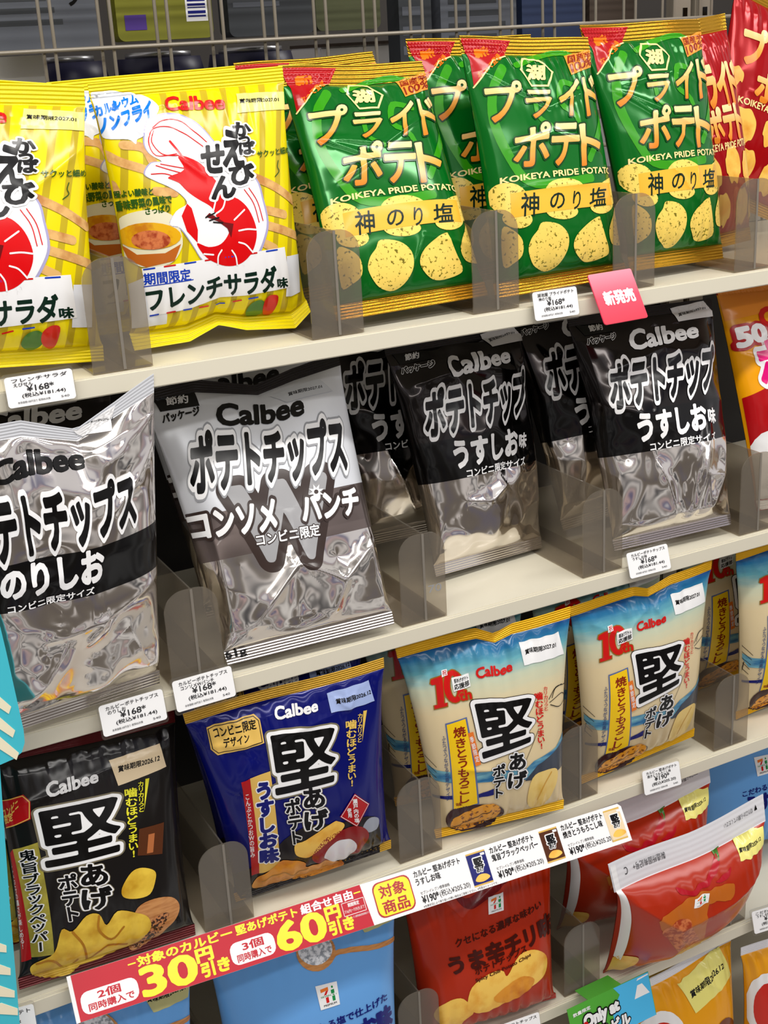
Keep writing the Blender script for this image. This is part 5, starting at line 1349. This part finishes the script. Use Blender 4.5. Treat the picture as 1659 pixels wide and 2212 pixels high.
# ------------------------------------------------------------------ front bags
BUILT = {}
SPEC = {
    'Y1': ('shrimp', 'shrimp_cracker_bag', 'yellow bag of shrimp crackers at the left edge, cut off by the photo', 'shrimp cracker bag', 'yellow cracker bags on the top shelf'),
    'Y2': ('shrimp', 'shrimp_cracker_bag', 'yellow bag with the whole red shrimp in front, between two dividers', 'shrimp cracker bag', 'yellow cracker bags on the top shelf'),
    'G1': ('green', 'potato_chip_bag', 'green and gold bag right beside the yellow shrimp bag, in front', 'potato chip bag', 'green chip bags on the top shelf'),
    'G2': ('green', 'potato_chip_bag', 'green and gold bag behind the price tag and pink card, middle of three in front', 'potato chip bag', 'green chip bags on the top shelf'),
    'G3': ('green', 'potato_chip_bag', 'green and gold bag farthest right of the three in front, with big glare', 'potato chip bag', 'green chip bags on the top shelf'),
    'S1': ('norishio', 'potato_chip_bag', 'mirror silver bag with black band at the left edge, behind the aqua board', 'potato chip bag', 'silver chip bags on the second shelf'),
    'S2': ('consomme', 'potato_chip_bag', 'pale silver bag with black lettering and large grey W', 'potato chip bag', 'silver chip bags on the second shelf'),
    'S3': ('usushio', 'potato_chip_bag', 'black and silver bag set back in the middle behind bare shelf', 'potato chip bag', 'silver chip bags on the second shelf'),
    'S4': ('usushio', 'potato_chip_bag', 'black and silver bag in front beside the orange bag, with white date patch', 'potato chip bag', 'silver chip bags on the second shelf'),
    'K1': ('pepper', 'potato_chip_bag', 'black pepper chip bag with dark red seal in front, beside the aqua board', 'potato chip bag', 'thick cut chip bags on the third shelf'),
    'K2': ('navy', 'potato_chip_bag', 'navy blue chip bag with gold label and red spoon of salt, in front', 'potato chip bag', 'thick cut chip bags on the third shelf'),
    'C1': ('corn', 'potato_chip_bag', 'beige corn chip bag with blue sky in front, beside the navy bag', 'potato chip bag', 'thick cut chip bags on the third shelf'),
    'C2': ('corn', 'potato_chip_bag', 'beige corn chip bag in front above its own price tag', 'potato chip bag', 'thick cut chip bags on the third shelf'),
    'B1': ('salt', 'potato_chip_bag', 'light blue salt chip bag with wooden spoon, under the promotion strip', 'potato chip bag', 'store chip bags on the fourth shelf'),
    'R1': ('chili', 'potato_chip_bag', 'upright red chili chip bag with black lettering, under the promotion strip', 'potato chip bag', 'store chip bags on the fourth shelf'),
    'R2': ('chili_bowl', 'potato_chip_bag', 'slumped red chili chip bag with broad white top flap, in front at right', 'potato chip bag', 'store chip bags on the fourth shelf'),
}
for k, (des, nm, lab, cat, grp) in SPEC.items():
    loc, yw, ln, rl, C, kw = BAGS[k]
    b = Bag(C, **kw)
    zs = exec_zones[des]
    BUILT[k] = tag(build_bag(nm, b, pose(loc, yw, ln, rl), zs, SEALS[des][0], SEALS[des][1], ART[des]), lab, cat, grp)


def again(k, add, lab, rz=0.0, ry=0.0, grp=None):
    o = copy_tree(BUILT[k], add, Matrix.Rotation(rz, 4, 'Z') @ Matrix.Rotation(ry, 4, 'Y'))
    o['label'] = lab
    if grp:
        o['group'] = grp
    return o


# ------------------------------------------------------------------ the rows behind
again('Y1', (-.014, .082, .006), 'yellow shrimp cracker bag hidden behind the leftmost yellow one', 0, .03)
again('Y2', (-.016, .08, .002), 'yellow shrimp cracker bag hidden behind the one with the whole shrimp')
again('G1', (-.001, .084, .008), 'green chip bag with gold seal showing above the first green bag', 0, -.05)
again('G2', (-.0015, .090, .003), 'green chip bag peeking out left behind the middle green bag', 0, -.04)
again('S4', (-.703, .10, .004), 'black and silver bag in the dark gap behind the pale silver bag')
again('S2', (.015, .094, .012), 'silver bag whose dark seal shows above the pale silver bag')
again('S4', (-.246, .175, .004), 'black and silver bag peeking out left behind the middle one')
again('S4', (-.010, .088, .008), 'black and silver bag peeking out left behind the one with price tag', 0, -.09)
again('K1', (-.02, .075, .0), 'black pepper chip bag whose red seal and lettering show above the front one')
again('K2', (.01, .07, .0), 'navy blue chip bag just behind the front navy bag')
again('C1', (-.010, .078, .004), 'beige corn chip bag peeking out left behind the first beige one')
again('C2', (.0, .085, .003), 'beige corn chip bag whose teal top shows above the second beige one')
again('C2', (.25, .11, -.002), 'beige corn chip bag behind the right-hand divider, half hidden')
again('C2', (.262, .02, .0), 'beige corn chip bag cut off by the right edge, third shelf')
again('B1', (-.246, .0, .0), 'light blue salt chip bag in the lower left corner behind the strip')
again('B1', (.735, .11, -.002), 'light blue salt chip bag behind the slumped red bags at right')
again('R2', (-.008, .092, .010), 'slumped red chili chip bag just behind the front slumped one')

red_art = [('t', 'english_lettering', 'KOIKEYA PRIDE POTATO', [(.12, .46), (.95, .46), (.95, .43), (.12, .43)], 'cream_gold', .02, (), 0, 3)]
for ch, x0, x1, z1, z0 in (('プ', .10, .30, .79, .62), ('ラ', .33, .52, .79, .62), ('イ', .54, .72, .79, .62), ('ド', .75, .93, .79, .62), ('ポ', .25, .47, .61, .47), ('テ', .5, .69, .61, .47), ('ト', .72, .88, .61, .47)):
    red_art.append(('t', 'product_lettering', ch, [(x0, z1), (x1, z1), (x1, z0), (x0, z0)], 'gold_letters', .055, (), 0, 3))
for ci_, (cx_, cz_, r_) in enumerate(((.85, .33, .13), (.55, .36, .13), (.2, .33, .14), (.35, .17, .12), (.7, .17, .13), (.06, .55, .07), (.95, .16, .1))):
    red_art.append(('p', 'chip_picture#%d' % ci_, [(min(max(cx_+r_*math.cos(a*.42), .0), 1), cz_+r_*.62*math.sin(a*.42)+.01*math.sin(3*a)) for a in range(15)], 'plain_chip', 2, 1))
kw = dict(BAGS['G3'][5])
kw['creases'] = [(.2, .5, .9, .44, .002, .003)]
kw['seed'] = 77
o = build_bag('potato_chip_bag', Bag([(c[0]*.62, c[1]) for c in BAGS['G3'][4]], **kw), pose((1.092, .118, 1.252), .02, .14, .11), [(2, 'film_red')], 'film_gold', 'film_gold', red_art, 60)
tag(o, 'red chip bag showing right behind the last green bag', 'potato chip bag', 'red chip bags on the top shelf')
kw['seed'] = 78
o = build_bag('potato_chip_bag', Bag(BAGS['G3'][4], **kw), pose((1.185, .205, 1.285), .0, .1, -.38), [(2, 'film_red')], 'film_gold', 'film_gold', red_art, 60)
tag(o, 'red chip bag leaning over at the right edge of the top shelf', 'potato chip bag', 'red chip bags on the top shelf')

orange_art = [
    ('p', 'film_band', [(0, .0), (1, .0), (1, .5), (.5, .46), (.15, .54), (0, .5)], 'flash_red', 1, 0),
    ('p', 'film_band#b', [(0, .84), (1, .9), (1, .99), (0, .99)], 'seal_orange', 1, 0),
    ('p', 'film_band', [(.0, .28), (.14, .34), (.34, .12), (.22, .02), (0, .02)], 'white_print', 2, 1),
    ('p', 'film_band', [(.18, .42), (.6, .40), (.9, .2), (.6, .06), (.3, .1)], 'amber_chip', 2, 1),
    ('t', 'brand_lettering', 'Calbee', [(.22, .87), (.72, .91), (.72, .83), (.22, .79)], 'logo_red', .05, (), 0, 3),
    ('t', 'anniversary_mark', '50', [(.04, .80), (.22, .81), (.22, .74), (.04, .72)], 'white_print', .06, (('flash_red', .12),), 0, 3),
    ('t', 'product_lettering', 'ポテトチップス', [(.12, .74), (1.45, .80), (1.45, .58), (.12, .52)], 'magenta_print', .055, (('white_print', .085),), 0, 3),
    ('t', 'flavour_lettering', 'しあわせ', [(.32, .47), (1.1, .49), (1.1, .36), (.32, .34)], 'white_print', .05, (), 0, 3),
]
kw = dict(BAGS['S4'][5])
kw.update(seed=55, crum=.0009, creases=[(.02, .7, .4, .55, .003, .004)])
o = build_bag('potato_chip_bag', Bag(BAGS['S2'][4], **kw), pose((1.164, .025, .938), .0, .27, -.02), [(2, 'film_orange')], 'flash_red', 'flash_red', orange_art, 72)
tag(o, 'orange and yellow chip bag with pink lettering at the right edge', 'potato chip bag', 'chip bags of other kinds')

mustard_art = [
    ('p', 'date_panel', [(.42, .90), (.88, .95), (.94, .76), (.50, .70)], 'pale_yellow', 2, 0),
    ('t', 'date_panel', '賞味期限2026.12', [(.50, .83), (.86, .88), (.86, .84), (.50, .79)], 'black', .02, (), 0, 3),
    ('p', 'cup_picture', [(.02, .72), (.1, .80), (.25, .80), (.36, .70), (.38, .5), (.3, .35), (.08, .35), (.0, .5)], 'white_print', 2, 1),
    ('p', 'cup_picture', [(.05, .66), (.12, .74), (.24, .73), (.32, .64), (.33, .5), (.25, .4), (.1, .4), (.04, .5)], 'pepper_red', 3, 1),
    ('p', 'cup_picture#b', [(.5, .3), (.6, .5), (.8, .55), (.95, .4), (.9, .1), (.6, .1)], 'cocoa', 2, 1),
]
for i, (lc, yw, ln, lab) in enumerate((((.985, .012, .092), .05, .05, 'mustard yellow bag with pale date patch, front of the lowest shelf'),
                                       ((1.165, .0, .092), -.08, -.03, 'mustard yellow bag in the lower right corner of the photo'),
                                       ((.965, .085, .092), .0, .05, 'mustard yellow bag tucked behind the one with date patch'))):
    if i == 0:
        kw = dict(T=.034, Tb=.022, seed=61, st=.06, sb=.04, pleat=.003, crum=.0006, ncr=14, creases=[(.5, .95, .85, .7, .003, .004)])
        o = build_bag('snack_bag', Bag([(-.095, .228), (.095, .228), (.09, 0), (-.09, 0)], **kw), pose(lc, yw, ln, .05), [(2, 'film_mustard')], 'film_white', 'film_mustard', mustard_art, 72)
        first = o
    else:
        o = copy_tree(first, (0, 0, 0))
        o.matrix_world = pose(lc, yw, ln, .03)
    tag(o, lab, 'snack bag', 'mustard bags on the lowest shelf')

# ------------------------------------------------------------------ dividers


def flange_outline(x0, x1, h, r):
    pts = [(x0, 0), (x1, 0)]
    for i in range(9):
        a = i/8*math.pi/2
        pts.append((x1-r+r*math.cos(a), h-r+r*math.sin(a)))
    for i in range(9):
        a = math.pi/2+i/8*math.pi/2
        pts.append((x0+r+r*math.cos(a), h-r+r*math.sin(a)))
    return pts


def make_divider():
    t = empty('shelf_divider', Matrix.Identity(4))
    slab('front_flange', flange_outline(-.0285, .0255, .099, .021), 0, .0016, 'smoky_acrylic', t)
    boxes('side_plate', [(-.0009, .0009, .0018, .27, 0.0018, .0985)], 'smoky_acrylic', t)
    boxes('plate_edge_reflection', [(-.0013, .0013, -.0004, .0002, .001, .0985)], 'edge_reflection_tint', t)  # dark strip stands in for total reflection along the plate's front edge
    boxes('base_plate', [(-.0285, .0255, .0018, .27, 0, .0016)], 'smoky_acrylic', t)
    return t


div0 = None
DIV = [(0, .309, 'smoky divider left of the bag with the whole shrimp'), (0, .5195, 'smoky divider between the yellow and first green bag'),
       (0, .6962, 'smoky divider between the first and middle green bags'), (0, .8680, 'smoky divider behind the pink card'), (0, 1.034, 'smoky divider right of the last green bag'),
       (1, .346, 'smoky divider between the two leftmost silver bags'), (1, .598, 'smoky divider with bare shelf at its right, second shelf'),
       (1, .829, 'smoky divider right of the bare shelf, second shelf'), (1, 1.057, 'smoky divider in front of the orange bag'),
       (2, .350, 'smoky divider between the black and navy bags'), (2, .580, 'smoky divider between the navy and beige bags'),
       (2, .796, 'smoky divider between the two front beige bags'), (2, 1.030, 'smoky divider right of the second beige bag'),
       (3, .325, 'smoky divider left of the light blue bag'), (3, .566, 'smoky divider between the light blue and upright red bags'), (3, .800, 'smoky divider left of the slumped red bag'), (3, 1.042, 'smoky divider right of the slumped red bag')]
for s_, x_, lab in DIV:
    if div0 is None:
        o = div0 = make_divider()
    else:
        o = copy_tree(div0, (0, 0, 0))
    o.matrix_world = Matrix.Translation((x_, .003, SHELF_Z[s_]+.0008))
    tag(o, lab, 'shelf divider', 'smoky acrylic dividers on the shelves')
    if (s_, x_) == (1, .598):
        nb = set(bpy.data.objects)
        print_on(Flat(.016, .0085), [('t', 'moulded_number', '70', [(0, 1), (1, 1), (1, 0), (0, 0)], 'mid_grey', .0, (), 0, 0)], o)
        for q in set(bpy.data.objects)-nb:
            q.location = (.012, 0, .031)

# ------------------------------------------------------------------ price tags


def flat_pose(k):
    x, y, w_, h_, yw, ln, rl, z = FLATS[k]
    return pose((x, y, z), yw, ln, rl), w_, h_


def rounded(w_, h_, r, n=5):
    pts = []
    for cx_, cz_, a0 in ((w_/2-r, r, -90), (w_/2-r, h_-r, 0), (-w_/2+r, h_-r, 90), (-w_/2+r, r, 180)):
        for i in range(n+1):
            a = math.radians(a0+90*i/n)
            pts.append((cx_+r*math.cos(a), cz_+r*math.sin(a)))
    return pts


def box_text(part, text, u0, u1, v0, v1, col='tag_ink', bold=.015, layer=1):
    return ('t', part, text, [(u0, v1), (u1, v1), (u1, v0), (u0, v0)], col, bold, (), 0, layer)


def price_tag(k, lab, lines, price, tax):
    mt, w_, h_ = flat_pose(k)
    t = tag(empty('price_tag', mt), lab, 'price tag', 'white price tags on the shelf edges')
    slab('holder', [(p[0]*1.05, p[1]-.0035) for p in rounded(w_, h_+.006, .003)], .0015, .0030, 'clear_plastic', t)
    slab('card', rounded(w_, h_, .0028), 0, .0008, 'card_white', t)
    its = [box_text('price_lettering', lines[0], .10, .92, .80, .93), box_text('price_lettering', lines[1], .12, .12+.07*len(lines[1]), .66, .78),
           box_text('price_lettering', '¥'+price+'*', .30, .70, .46, .66, bold=.015), box_text('price_lettering', '(税込¥'+tax+')', .22, .86, .26, .42),
           box_text('price_lettering', '本体価格100円当り 税率8%対象', .14, .62, .10, .18, bold=.03), box_text('price_lettering', '540', .78, .9, .10, .17, bold=0)]
    print_on(Flat(w_, h_), its, t, L=.05, lift=.00025, step=.00015)


price_tag('tag_shrimp', 'white price tag under the leftmost yellow bag', ('フレンチサラダ', 'えびせん'), '168', '181.44')
price_tag('tag_green', 'white price tag beside the pink card', ('湖池屋 プライドポテト', '神のり塩'), '168', '181.44')
price_tag('tag_norishio', 'white price tag under the mirror silver bag, lower of two side by side', ('カルビーポテトチップス', 'のりしお'), '168', '181.44')
price_tag('tag_consomme', 'white price tag under the left corner of the pale silver bag', ('カルビーポテトチップス', 'コンソメWパンチ'), '168', '181.44')
price_tag('tag_usushio', 'white price tag under the front black and silver bag', ('カルビーポテトチップス', 'うすしお味'), '168', '181.44')
price_tag('tag_corn', 'white price tag under the second beige bag', ('カルビー 堅あげポテト', '焼きとうもろこし味'), '190', '205.20')
price_tag('tag_right', 'white price tag cut off by the right edge, fourth shelf', ('こだわり ポテト', 'うすしお味'), '108', '116.64')
price_tag('tag_lowleft', 'white price tag half hidden behind the aqua board at lower left', ('堅あげポテト', 'ブラックペッパー'), '190', '205.20')
price_tag('tag_lowmid', 'white price tag at the bottom edge below the upright red bag', ('ポテトチップス', 'うま辛チリ'), '108', '116.64')

# pink new-item card
mt, w_, h_ = flat_pose('pink')
t = tag(empty('shelf_card', mt), 'pink new-item card with white lettering on the top shelf edge', 'shelf card')
S_ = Flat(w_, h_)
out_ = rounded(w_, h_, .003)
slab('card', out_, 0, .0008, 'promo_pink', t)
print_on(S_, [('p', 'card_front', [(p[0]/w_+.5, p[1]/h_) for p in out_], 'card_pink', 0, 0)], t, L=.02)
pf = [c for c in t.children if c.name.startswith('card_front')][0]
uvl = pf.data.uv_layers[0].data
for li in pf.data.loops:
    uvl[li.index].uv = (.5, pf.data.vertices[li.vertex_index].co.z/h_)
print_on(S_, [('t', 'card_lettering', '新発売', [(.18, .62), (.86, .62), (.86, .36), (.18, .36)], 'white_print', .05, (), 0, 2)], t, L=.05)

# promotion strip
mt, w_, h_ = flat_pose('promo')
t = tag(empty('promotion_strip', mt), 'long red and white discount strip hung across the third shelf edge', 'promotion strip')
S_ = Flat(w_, h_)
slab('strip_board', [(-w_/2, 0), (w_/2, 0), (w_/2, h_-.004), (w_/2-.004, h_), (-w_/2, h_)], 0, .0008, 'card_white', t)
RX = .485
its = [('p', 'red_field', [(0, 0), (RX, 0), (RX-.006, 1), (0, 1)], 'promo_red', 0, 0)]
pl = 'promo_lettering'


def tx(text, u0, u1, v0, v1, col, bold=.04, layer=2):
    its.append(('t', pl, text, [(u0, v1), (u1, v1), (u1, v0), (u0, v0)], col, bold, (), 0, layer))


def rr(part, u0, u1, v0, v1, col, layer=1, r=.012):
    q = []
    ry = r*w_/h_
    for cx_, cz_, a0 in ((u1-r, v0+ry, -90), (u1-r, v1-ry, 0), (u0+r, v1-ry, 90), (u0+r, v0+ry, 180)):
        for i in range(5):
            a = math.radians(a0+22.5*i)
            q.append((cx_+r*math.cos(a), cz_+ry*math.sin(a)))
    its.append(('p', part, q, col, layer, 0))


tx('対象のカルビー', .105, .255, .74, .95, 'promo_yellow')
tx('堅あげポテト', .262, .365, .74, .95, 'promo_yellow')
tx('組合せ自由', .372, .462, .74, .95, 'white_print')
its.append(('p', 'dash_mark', [(.09, .83), (.102, .83), (.102, .86), (.09, .86)], 'promo_yellow', 2, 0))
its.append(('p', 'dash_mark#b', [(.465, .83), (.477, .83), (.477, .86), (.465, .86)], 'promo_yellow', 2, 0))
rr('white_panel', .012, .098, .10, .58, 'white_print')
tx('2個', .038, .072, .36, .54, 'promo_red', .03)
tx('同時購入で', .022, .090, .15, .31, 'promo_red', .03)
tx('30', .105, .188, .08, .68, 'promo_yellow', .04)
tx('円', .193, .218, .42, .70, 'promo_yellow', .05)
tx('引き', .196, .240, .08, .38, 'promo_yellow', .05)
rr('white_panel#b', .245, .318, .10, .60, 'white_print')
tx('3個', .266, .300, .37, .56, 'promo_red', .03)
tx('同時購入で', .254, .310, .15, .32, 'promo_red', .03)
tx('60', .324, .404, .08, .70, 'promo_yellow', .04)
tx('円', .410, .434, .42, .72, 'promo_yellow', .05)
tx('引き', .410, .452, .08, .38, 'promo_yellow', .05)
for a_, b_ in (((.44, .40), (.479, .40)), ((.479, .40), (.479, .70)), ((.479, .70), (.44, .70)), ((.44, .70), (.44, .40))):
    its.append(('s', 'period_frame', [a_, b_], .0006, 'white_print', 2, 0))
tx('期間限定', .450, .470, .58, .67, 'white_print', .02)
tx('7/16(木)～7/29(水)まで', .442, .477, .44, .54, 'white_print', .03)
tx('※セブン-イレブン標準価格(税抜価格)から', .44, .482, .30, .36, 'white_print', .0)
rr('target_badge', .497, .566, .08, .92, 'flash_red')
rr('target_badge', .499, .564, .11, .89, 'promo_yellow', 2)
tx('対象', .508, .555, .53, .82, 'flash_red', .025, 3)
tx('商品', .508, .555, .16, .46, 'flash_red', .025, 3)
for x0, n2 in ((.575, 'うすしお味'), (.722, '鬼旨ブラックペッパー'), (.868, '焼きとうもろこし味')):
    tx('カルビー 堅あげポテト', x0, x0+.088, .76, .92, 'black', .03)
    tx(n2, x0, x0+.0093*len(n2), .56, .73, 'black', .03)
    tx('セブン-イレブン標準価格', x0+.003, x0+.058, .33, .41, 'black', 0)
    tx('¥190*', x0+.003, x0+.034, .12, .30, 'black', .03)
    tx('(税込¥205.20)', x0+.036, x0+.094, .12, .30, 'black', .005)
tx('※在庫状況により取り扱いの無い場合はご容赦ください。※写真はイメージです。', .577, .72, .02, .08, 'black', 0)
for i, (x0, c1) in enumerate(((.676, 'navy_ink'), (.823, 'grinder_brown'), (.960, 'cream_print'))):
    pn = 'bag_picture#%d' % i
    x1 = x0+.037
    its.append(('p', pn, [(x0, .10), (x1, .10), (x1, .92), (x0, .92)], 'badge_gold', 1, 0))
    its.append(('p', pn, [(x0, .14), (x1, .14), (x1, .88), (x0, .88)], c1, 2, 0))
    its.append(('t', pn, '堅', [(x0+.011, .76), (x0+.027, .76), (x0+.027, .56), (x0+.011, .56)], 'black', .05, (('white_print', .12),), 0, 3))
    its.append(('t', pn, 'あげ', [(x0+.012, .55), (x0+.026, .55), (x0+.026, .42), (x0+.012, .42)], 'black', .04, (('white_print', .12),), 0, 3))
    its.append(('p', pn, [(x0+.005, .24), (x0+.014, .36), (x0+.028, .34), (x0+.033, .24), (x0+.018, .18)], 'plain_chip', 3, 1))
    its.append(('p', pn, [(x0+.027, .80), (x0+.035, .80), (x0+.035, .86), (x0+.027, .86)], 'white_print', 3, 0))
print_on(S_, its, t, L=.06, lift=.0002, step=.0001)

# green and blue leaflet card on the fourth shelf edge
mt, w_, h_ = flat_pose('only')
t = tag(empty('leaflet_card', mt), 'green and blue card with outlined lettering at the bottom edge', 'shelf card')
S_ = Flat(w_, h_)
slab('card', [(-w_/2, 0), (w_/2, 0), (w_/2, h_), (-w_/2, h_)], 0, .0008, 'grass_card', t)
boxes('card_fold', [(-.03, .02, .0008, .030, h_-.001, h_)], 'grass_card', t)
its = [('p', 'card_picture', [(.5, 0), (1, 0), (1, 1), (.56, 1), (.62, .8), (.5, .5)], 'sky_card', 0, 0),
       ('p', 'card_picture', [(.78, .55), (.84, .82), (.9, .82), (.97, .55)], 'white_print', 1, 0),
       ('p', 'card_picture', [(.84, .92), (.99, .94), (.99, .97), (.86, .96)], 'white_print', 1, 0),
       ('t', 'card_lettering', 'Only at', [(.16, .70), (.58, .74), (.58, .44), (.16, .36)], 'white_print', .07, (('black', .09),), 0, 3),
       ('t', 'card_lettering', 'N限7-ビル', [(.14, .34), (.68, .36), (.68, .10), (.14, .06)], 'white_print', .06, (('black', .09),), 0, 3),
       ('p', 'card_lettering', [(.17+.028*math.cos(a*.6), .535+.055*math.sin(a*.6)) for a in range(10)], 'logo_red', 6, 0),
       ('t', 'card_lettering', '数量限定', [(.05, .86), (.26, .88), (.26, .80), (.05, .78)], 'white_print', .02, (), 0, 3)]
print_on(S_, its, t, L=.05)

# aqua hanging boards at the left edge
YB = -.06
t = tag(empty('hanging_board', Matrix.Identity(4)), 'aqua board with cream stripes at the left edge, rounded lower corner', 'hanging board', 'aqua boards at the left edge')
ub = [(.08, 1.10), (.1560, 1.10), (.1600, 1.035), (.1636, .960), (.1628, .948), (.1590, .9395), (.1520, .9355), (.1400, .9335), (.08, .9335)]
slab('board', ub, YB, YB+.002, 'aqua_board', t)
for i, zc in enumerate((.985, .962, .940)):
    slab('stripe', [(.09, zc+.030), (.1405, zc+.024), (.1565, zc+.000), (.1535, zc-.006), (.1385, zc+.012), (.09, zc+.018)], YB-.0006, YB-.0001, 'cream_board', t)
t = tag(empty('hanging_board', Matrix.Identity(4)), 'aqua strip with pale waves hanging at the left edge beside the black bag', 'hanging board', 'aqua boards at the left edge')
slab('board', [(.05, .9325), (.1390, .9325), (.1275, .80), (.1165, .655), (.1145, .62), (.05, .62)], YB, YB+.002, 'aqua_board', t)
for zc in (.76, .735, .71, .69):
    slab('stripe', [(.06, zc+.012), (.105, zc+.006), (.118, zc-.006), (.117, zc-.013), (.10, zc-.004), (.06, zc-.001)], YB-.0006, YB-.0001, 'cream_board', t)
slab('picture', [(.06, .665), (.112, .667), (.1115, .63), (.06, .63)], YB-.0006, YB-.0001, 'snack', t)

# ------------------------------------------------------------------ goods of the opposite rack, behind the wire
boxes('opposite_shelf', [(-.2, 2.1, .42, .80, 1.39, 1.402)], 'wire')
tag(bpy.data.objects['opposite_shelf'], 'shelf of the opposite rack behind the wire grid', 'shelf')


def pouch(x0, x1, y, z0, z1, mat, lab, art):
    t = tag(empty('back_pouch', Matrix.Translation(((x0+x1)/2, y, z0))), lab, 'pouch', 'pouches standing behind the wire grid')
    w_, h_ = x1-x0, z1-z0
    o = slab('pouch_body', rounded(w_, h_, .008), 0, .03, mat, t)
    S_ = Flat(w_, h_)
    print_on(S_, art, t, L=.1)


def fine_lines(n, u0, u1, v0, v1, col):
    return [('p', 'small_print', [(u0, v0+(v1-v0)*i/n), (u1-.06*(i % 3), v0+(v1-v0)*i/n), (u1-.06*(i % 3), v0+(v1-v0)*(i+.45)/n), (u0, v0+(v1-v0)*(i+.45)/n)], col, 0, 0) for i in range(n)]


def bars(u0, u1, v0, v1):
    r = [('p', 'barcode', [(u0-.02, v0-.02), (u1+.02, v0-.02), (u1+.02, v1+.02), (u0-.02, v1+.02)], 'white_print', 0, 0)]
    k_ = 0
    v = v0
    while v < v1:
        hgt = (.012, .02, .008, .016)[k_ % 4]
        r.append(('p', 'barcode', [(u0, v), (u1, v), (u1, v+hgt*.7), (u0, v+hgt*.7)], 'navy_ink', 1, 0))
        v += hgt*1.3
        k_ += 1
    return r


PY = .36
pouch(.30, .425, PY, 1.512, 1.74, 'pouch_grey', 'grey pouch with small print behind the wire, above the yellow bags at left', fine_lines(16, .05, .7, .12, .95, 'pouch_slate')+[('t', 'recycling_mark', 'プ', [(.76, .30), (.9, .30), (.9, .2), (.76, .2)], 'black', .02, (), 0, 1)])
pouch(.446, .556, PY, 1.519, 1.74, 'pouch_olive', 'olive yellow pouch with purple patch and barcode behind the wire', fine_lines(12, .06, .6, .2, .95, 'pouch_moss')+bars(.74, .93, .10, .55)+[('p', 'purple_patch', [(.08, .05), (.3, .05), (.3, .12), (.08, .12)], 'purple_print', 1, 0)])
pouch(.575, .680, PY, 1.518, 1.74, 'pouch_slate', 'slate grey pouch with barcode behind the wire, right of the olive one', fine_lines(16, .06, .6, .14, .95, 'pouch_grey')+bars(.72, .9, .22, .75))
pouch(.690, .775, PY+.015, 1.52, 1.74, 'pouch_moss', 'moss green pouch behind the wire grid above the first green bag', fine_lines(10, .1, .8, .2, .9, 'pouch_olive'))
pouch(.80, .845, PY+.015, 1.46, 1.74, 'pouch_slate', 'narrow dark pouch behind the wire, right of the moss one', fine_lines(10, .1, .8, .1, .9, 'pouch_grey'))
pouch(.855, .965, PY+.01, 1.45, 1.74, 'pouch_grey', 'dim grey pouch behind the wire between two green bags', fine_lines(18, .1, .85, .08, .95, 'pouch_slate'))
pouch(.98, 1.075, PY+.02, 1.46, 1.74, 'pouch_blue_shaded', 'dim blue pouch behind the wire above the middle green bag', fine_lines(8, .1, .8, .5, .95, 'pouch_slate'))
pouch(1.085, 1.16, PY+.02, 1.46, 1.74, 'pouch_tan_shaded', 'dim tan pouch behind the wire left of the slotted uprights', fine_lines(8, .1, .8, .5, .95, 'pouch_slate'))


def jar(x, y, z0, z1, r, lab):
    t = tag(empty('storage_jar', Matrix.Translation((x, y, z0))), lab, 'jar', 'navy jars behind the wire grid')
    n = 28
    for nm, prof, mt_ in (('jar_body', [(0, 0), (r, 0), (r, (z1-z0)*.75), (r*.92, z1-z0-.006), (0, z1-z0-.006)], 'jar_navy'), ('lid', [(0, z1-z0-.006), (r*.72, z1-z0-.006), (r*.72, z1-z0), (r*.5, z1-z0+.001), (0, z1-z0-.002)], 'jar_lid')):
        V = [(p[0]*math.cos(6.28318*i/n), p[0]*math.sin(6.28318*i/n), p[1]) for p in prof for i in range(n)]
        F = [(j*n+i, j*n+(i+1) % n, (j+1)*n+(i+1) % n, (j+1)*n+i) for j in range(len(prof)-1) for i in range(n)]
        mesh_obj(nm, V, F, [mt_], parent=t)


for x_, lab in ((.415, 'navy jar with silver lid under the grey pouch'), (.535, 'navy jar with silver lid under the olive pouch'), (.655, 'navy jar with silver lid under the slate pouch')):
    jar(x_, .50, 1.4025, 1.507, .055, lab)
t = tag(empty('notice_card', Matrix.Translation((.325, .43, 1.4025))), 'white notice card with blue lettering at the upper left edge', 'notice card')
slab('card', [(-.07, 0), (.055, 0), (.055, .108), (-.07, .108)], 0, .002, 'card_white', t)
print_on(Flat(.14, .108), [('t', 'notice_lettering', '読み', [(.62, .42), (.86, .42), (.86, .18), (.62, .18)], 'tricolour_blue', .02, (), 0, 1)], t)
t = tag(empty('paper_carton', Matrix.Translation((.88, .56, 1.4025))), 'white carton seen through the wire above the first green bag', 'carton')
boxes('carton_body', [(-.10, .06, 0, .1, 0, .10)], 'card_white', t, .002)
boxes('carton_flap', [(-.10, .06, -.004, .1, .100, .104)], 'pouch_tan_shaded', t)
t = tag(empty('display_cabinet', Matrix.Translation((1.80, .95, .001))), 'bright white cabinet seen through the gap at right', 'cabinet')
boxes('cabinet_body', [(-.12, .5, 0, .4, 0, 1.478)], 'card_white', t, .004)
boxes('label_rail', [(-.12, .5, -.004, 0, 1.452, 1.464)], 'pale_yellow', t)
l = area('aisle_tube', (1.75, .55, 2.3), (.2, .8), 9, (1.85, .95, 1.2))

bpy.data.objects.remove(_to)
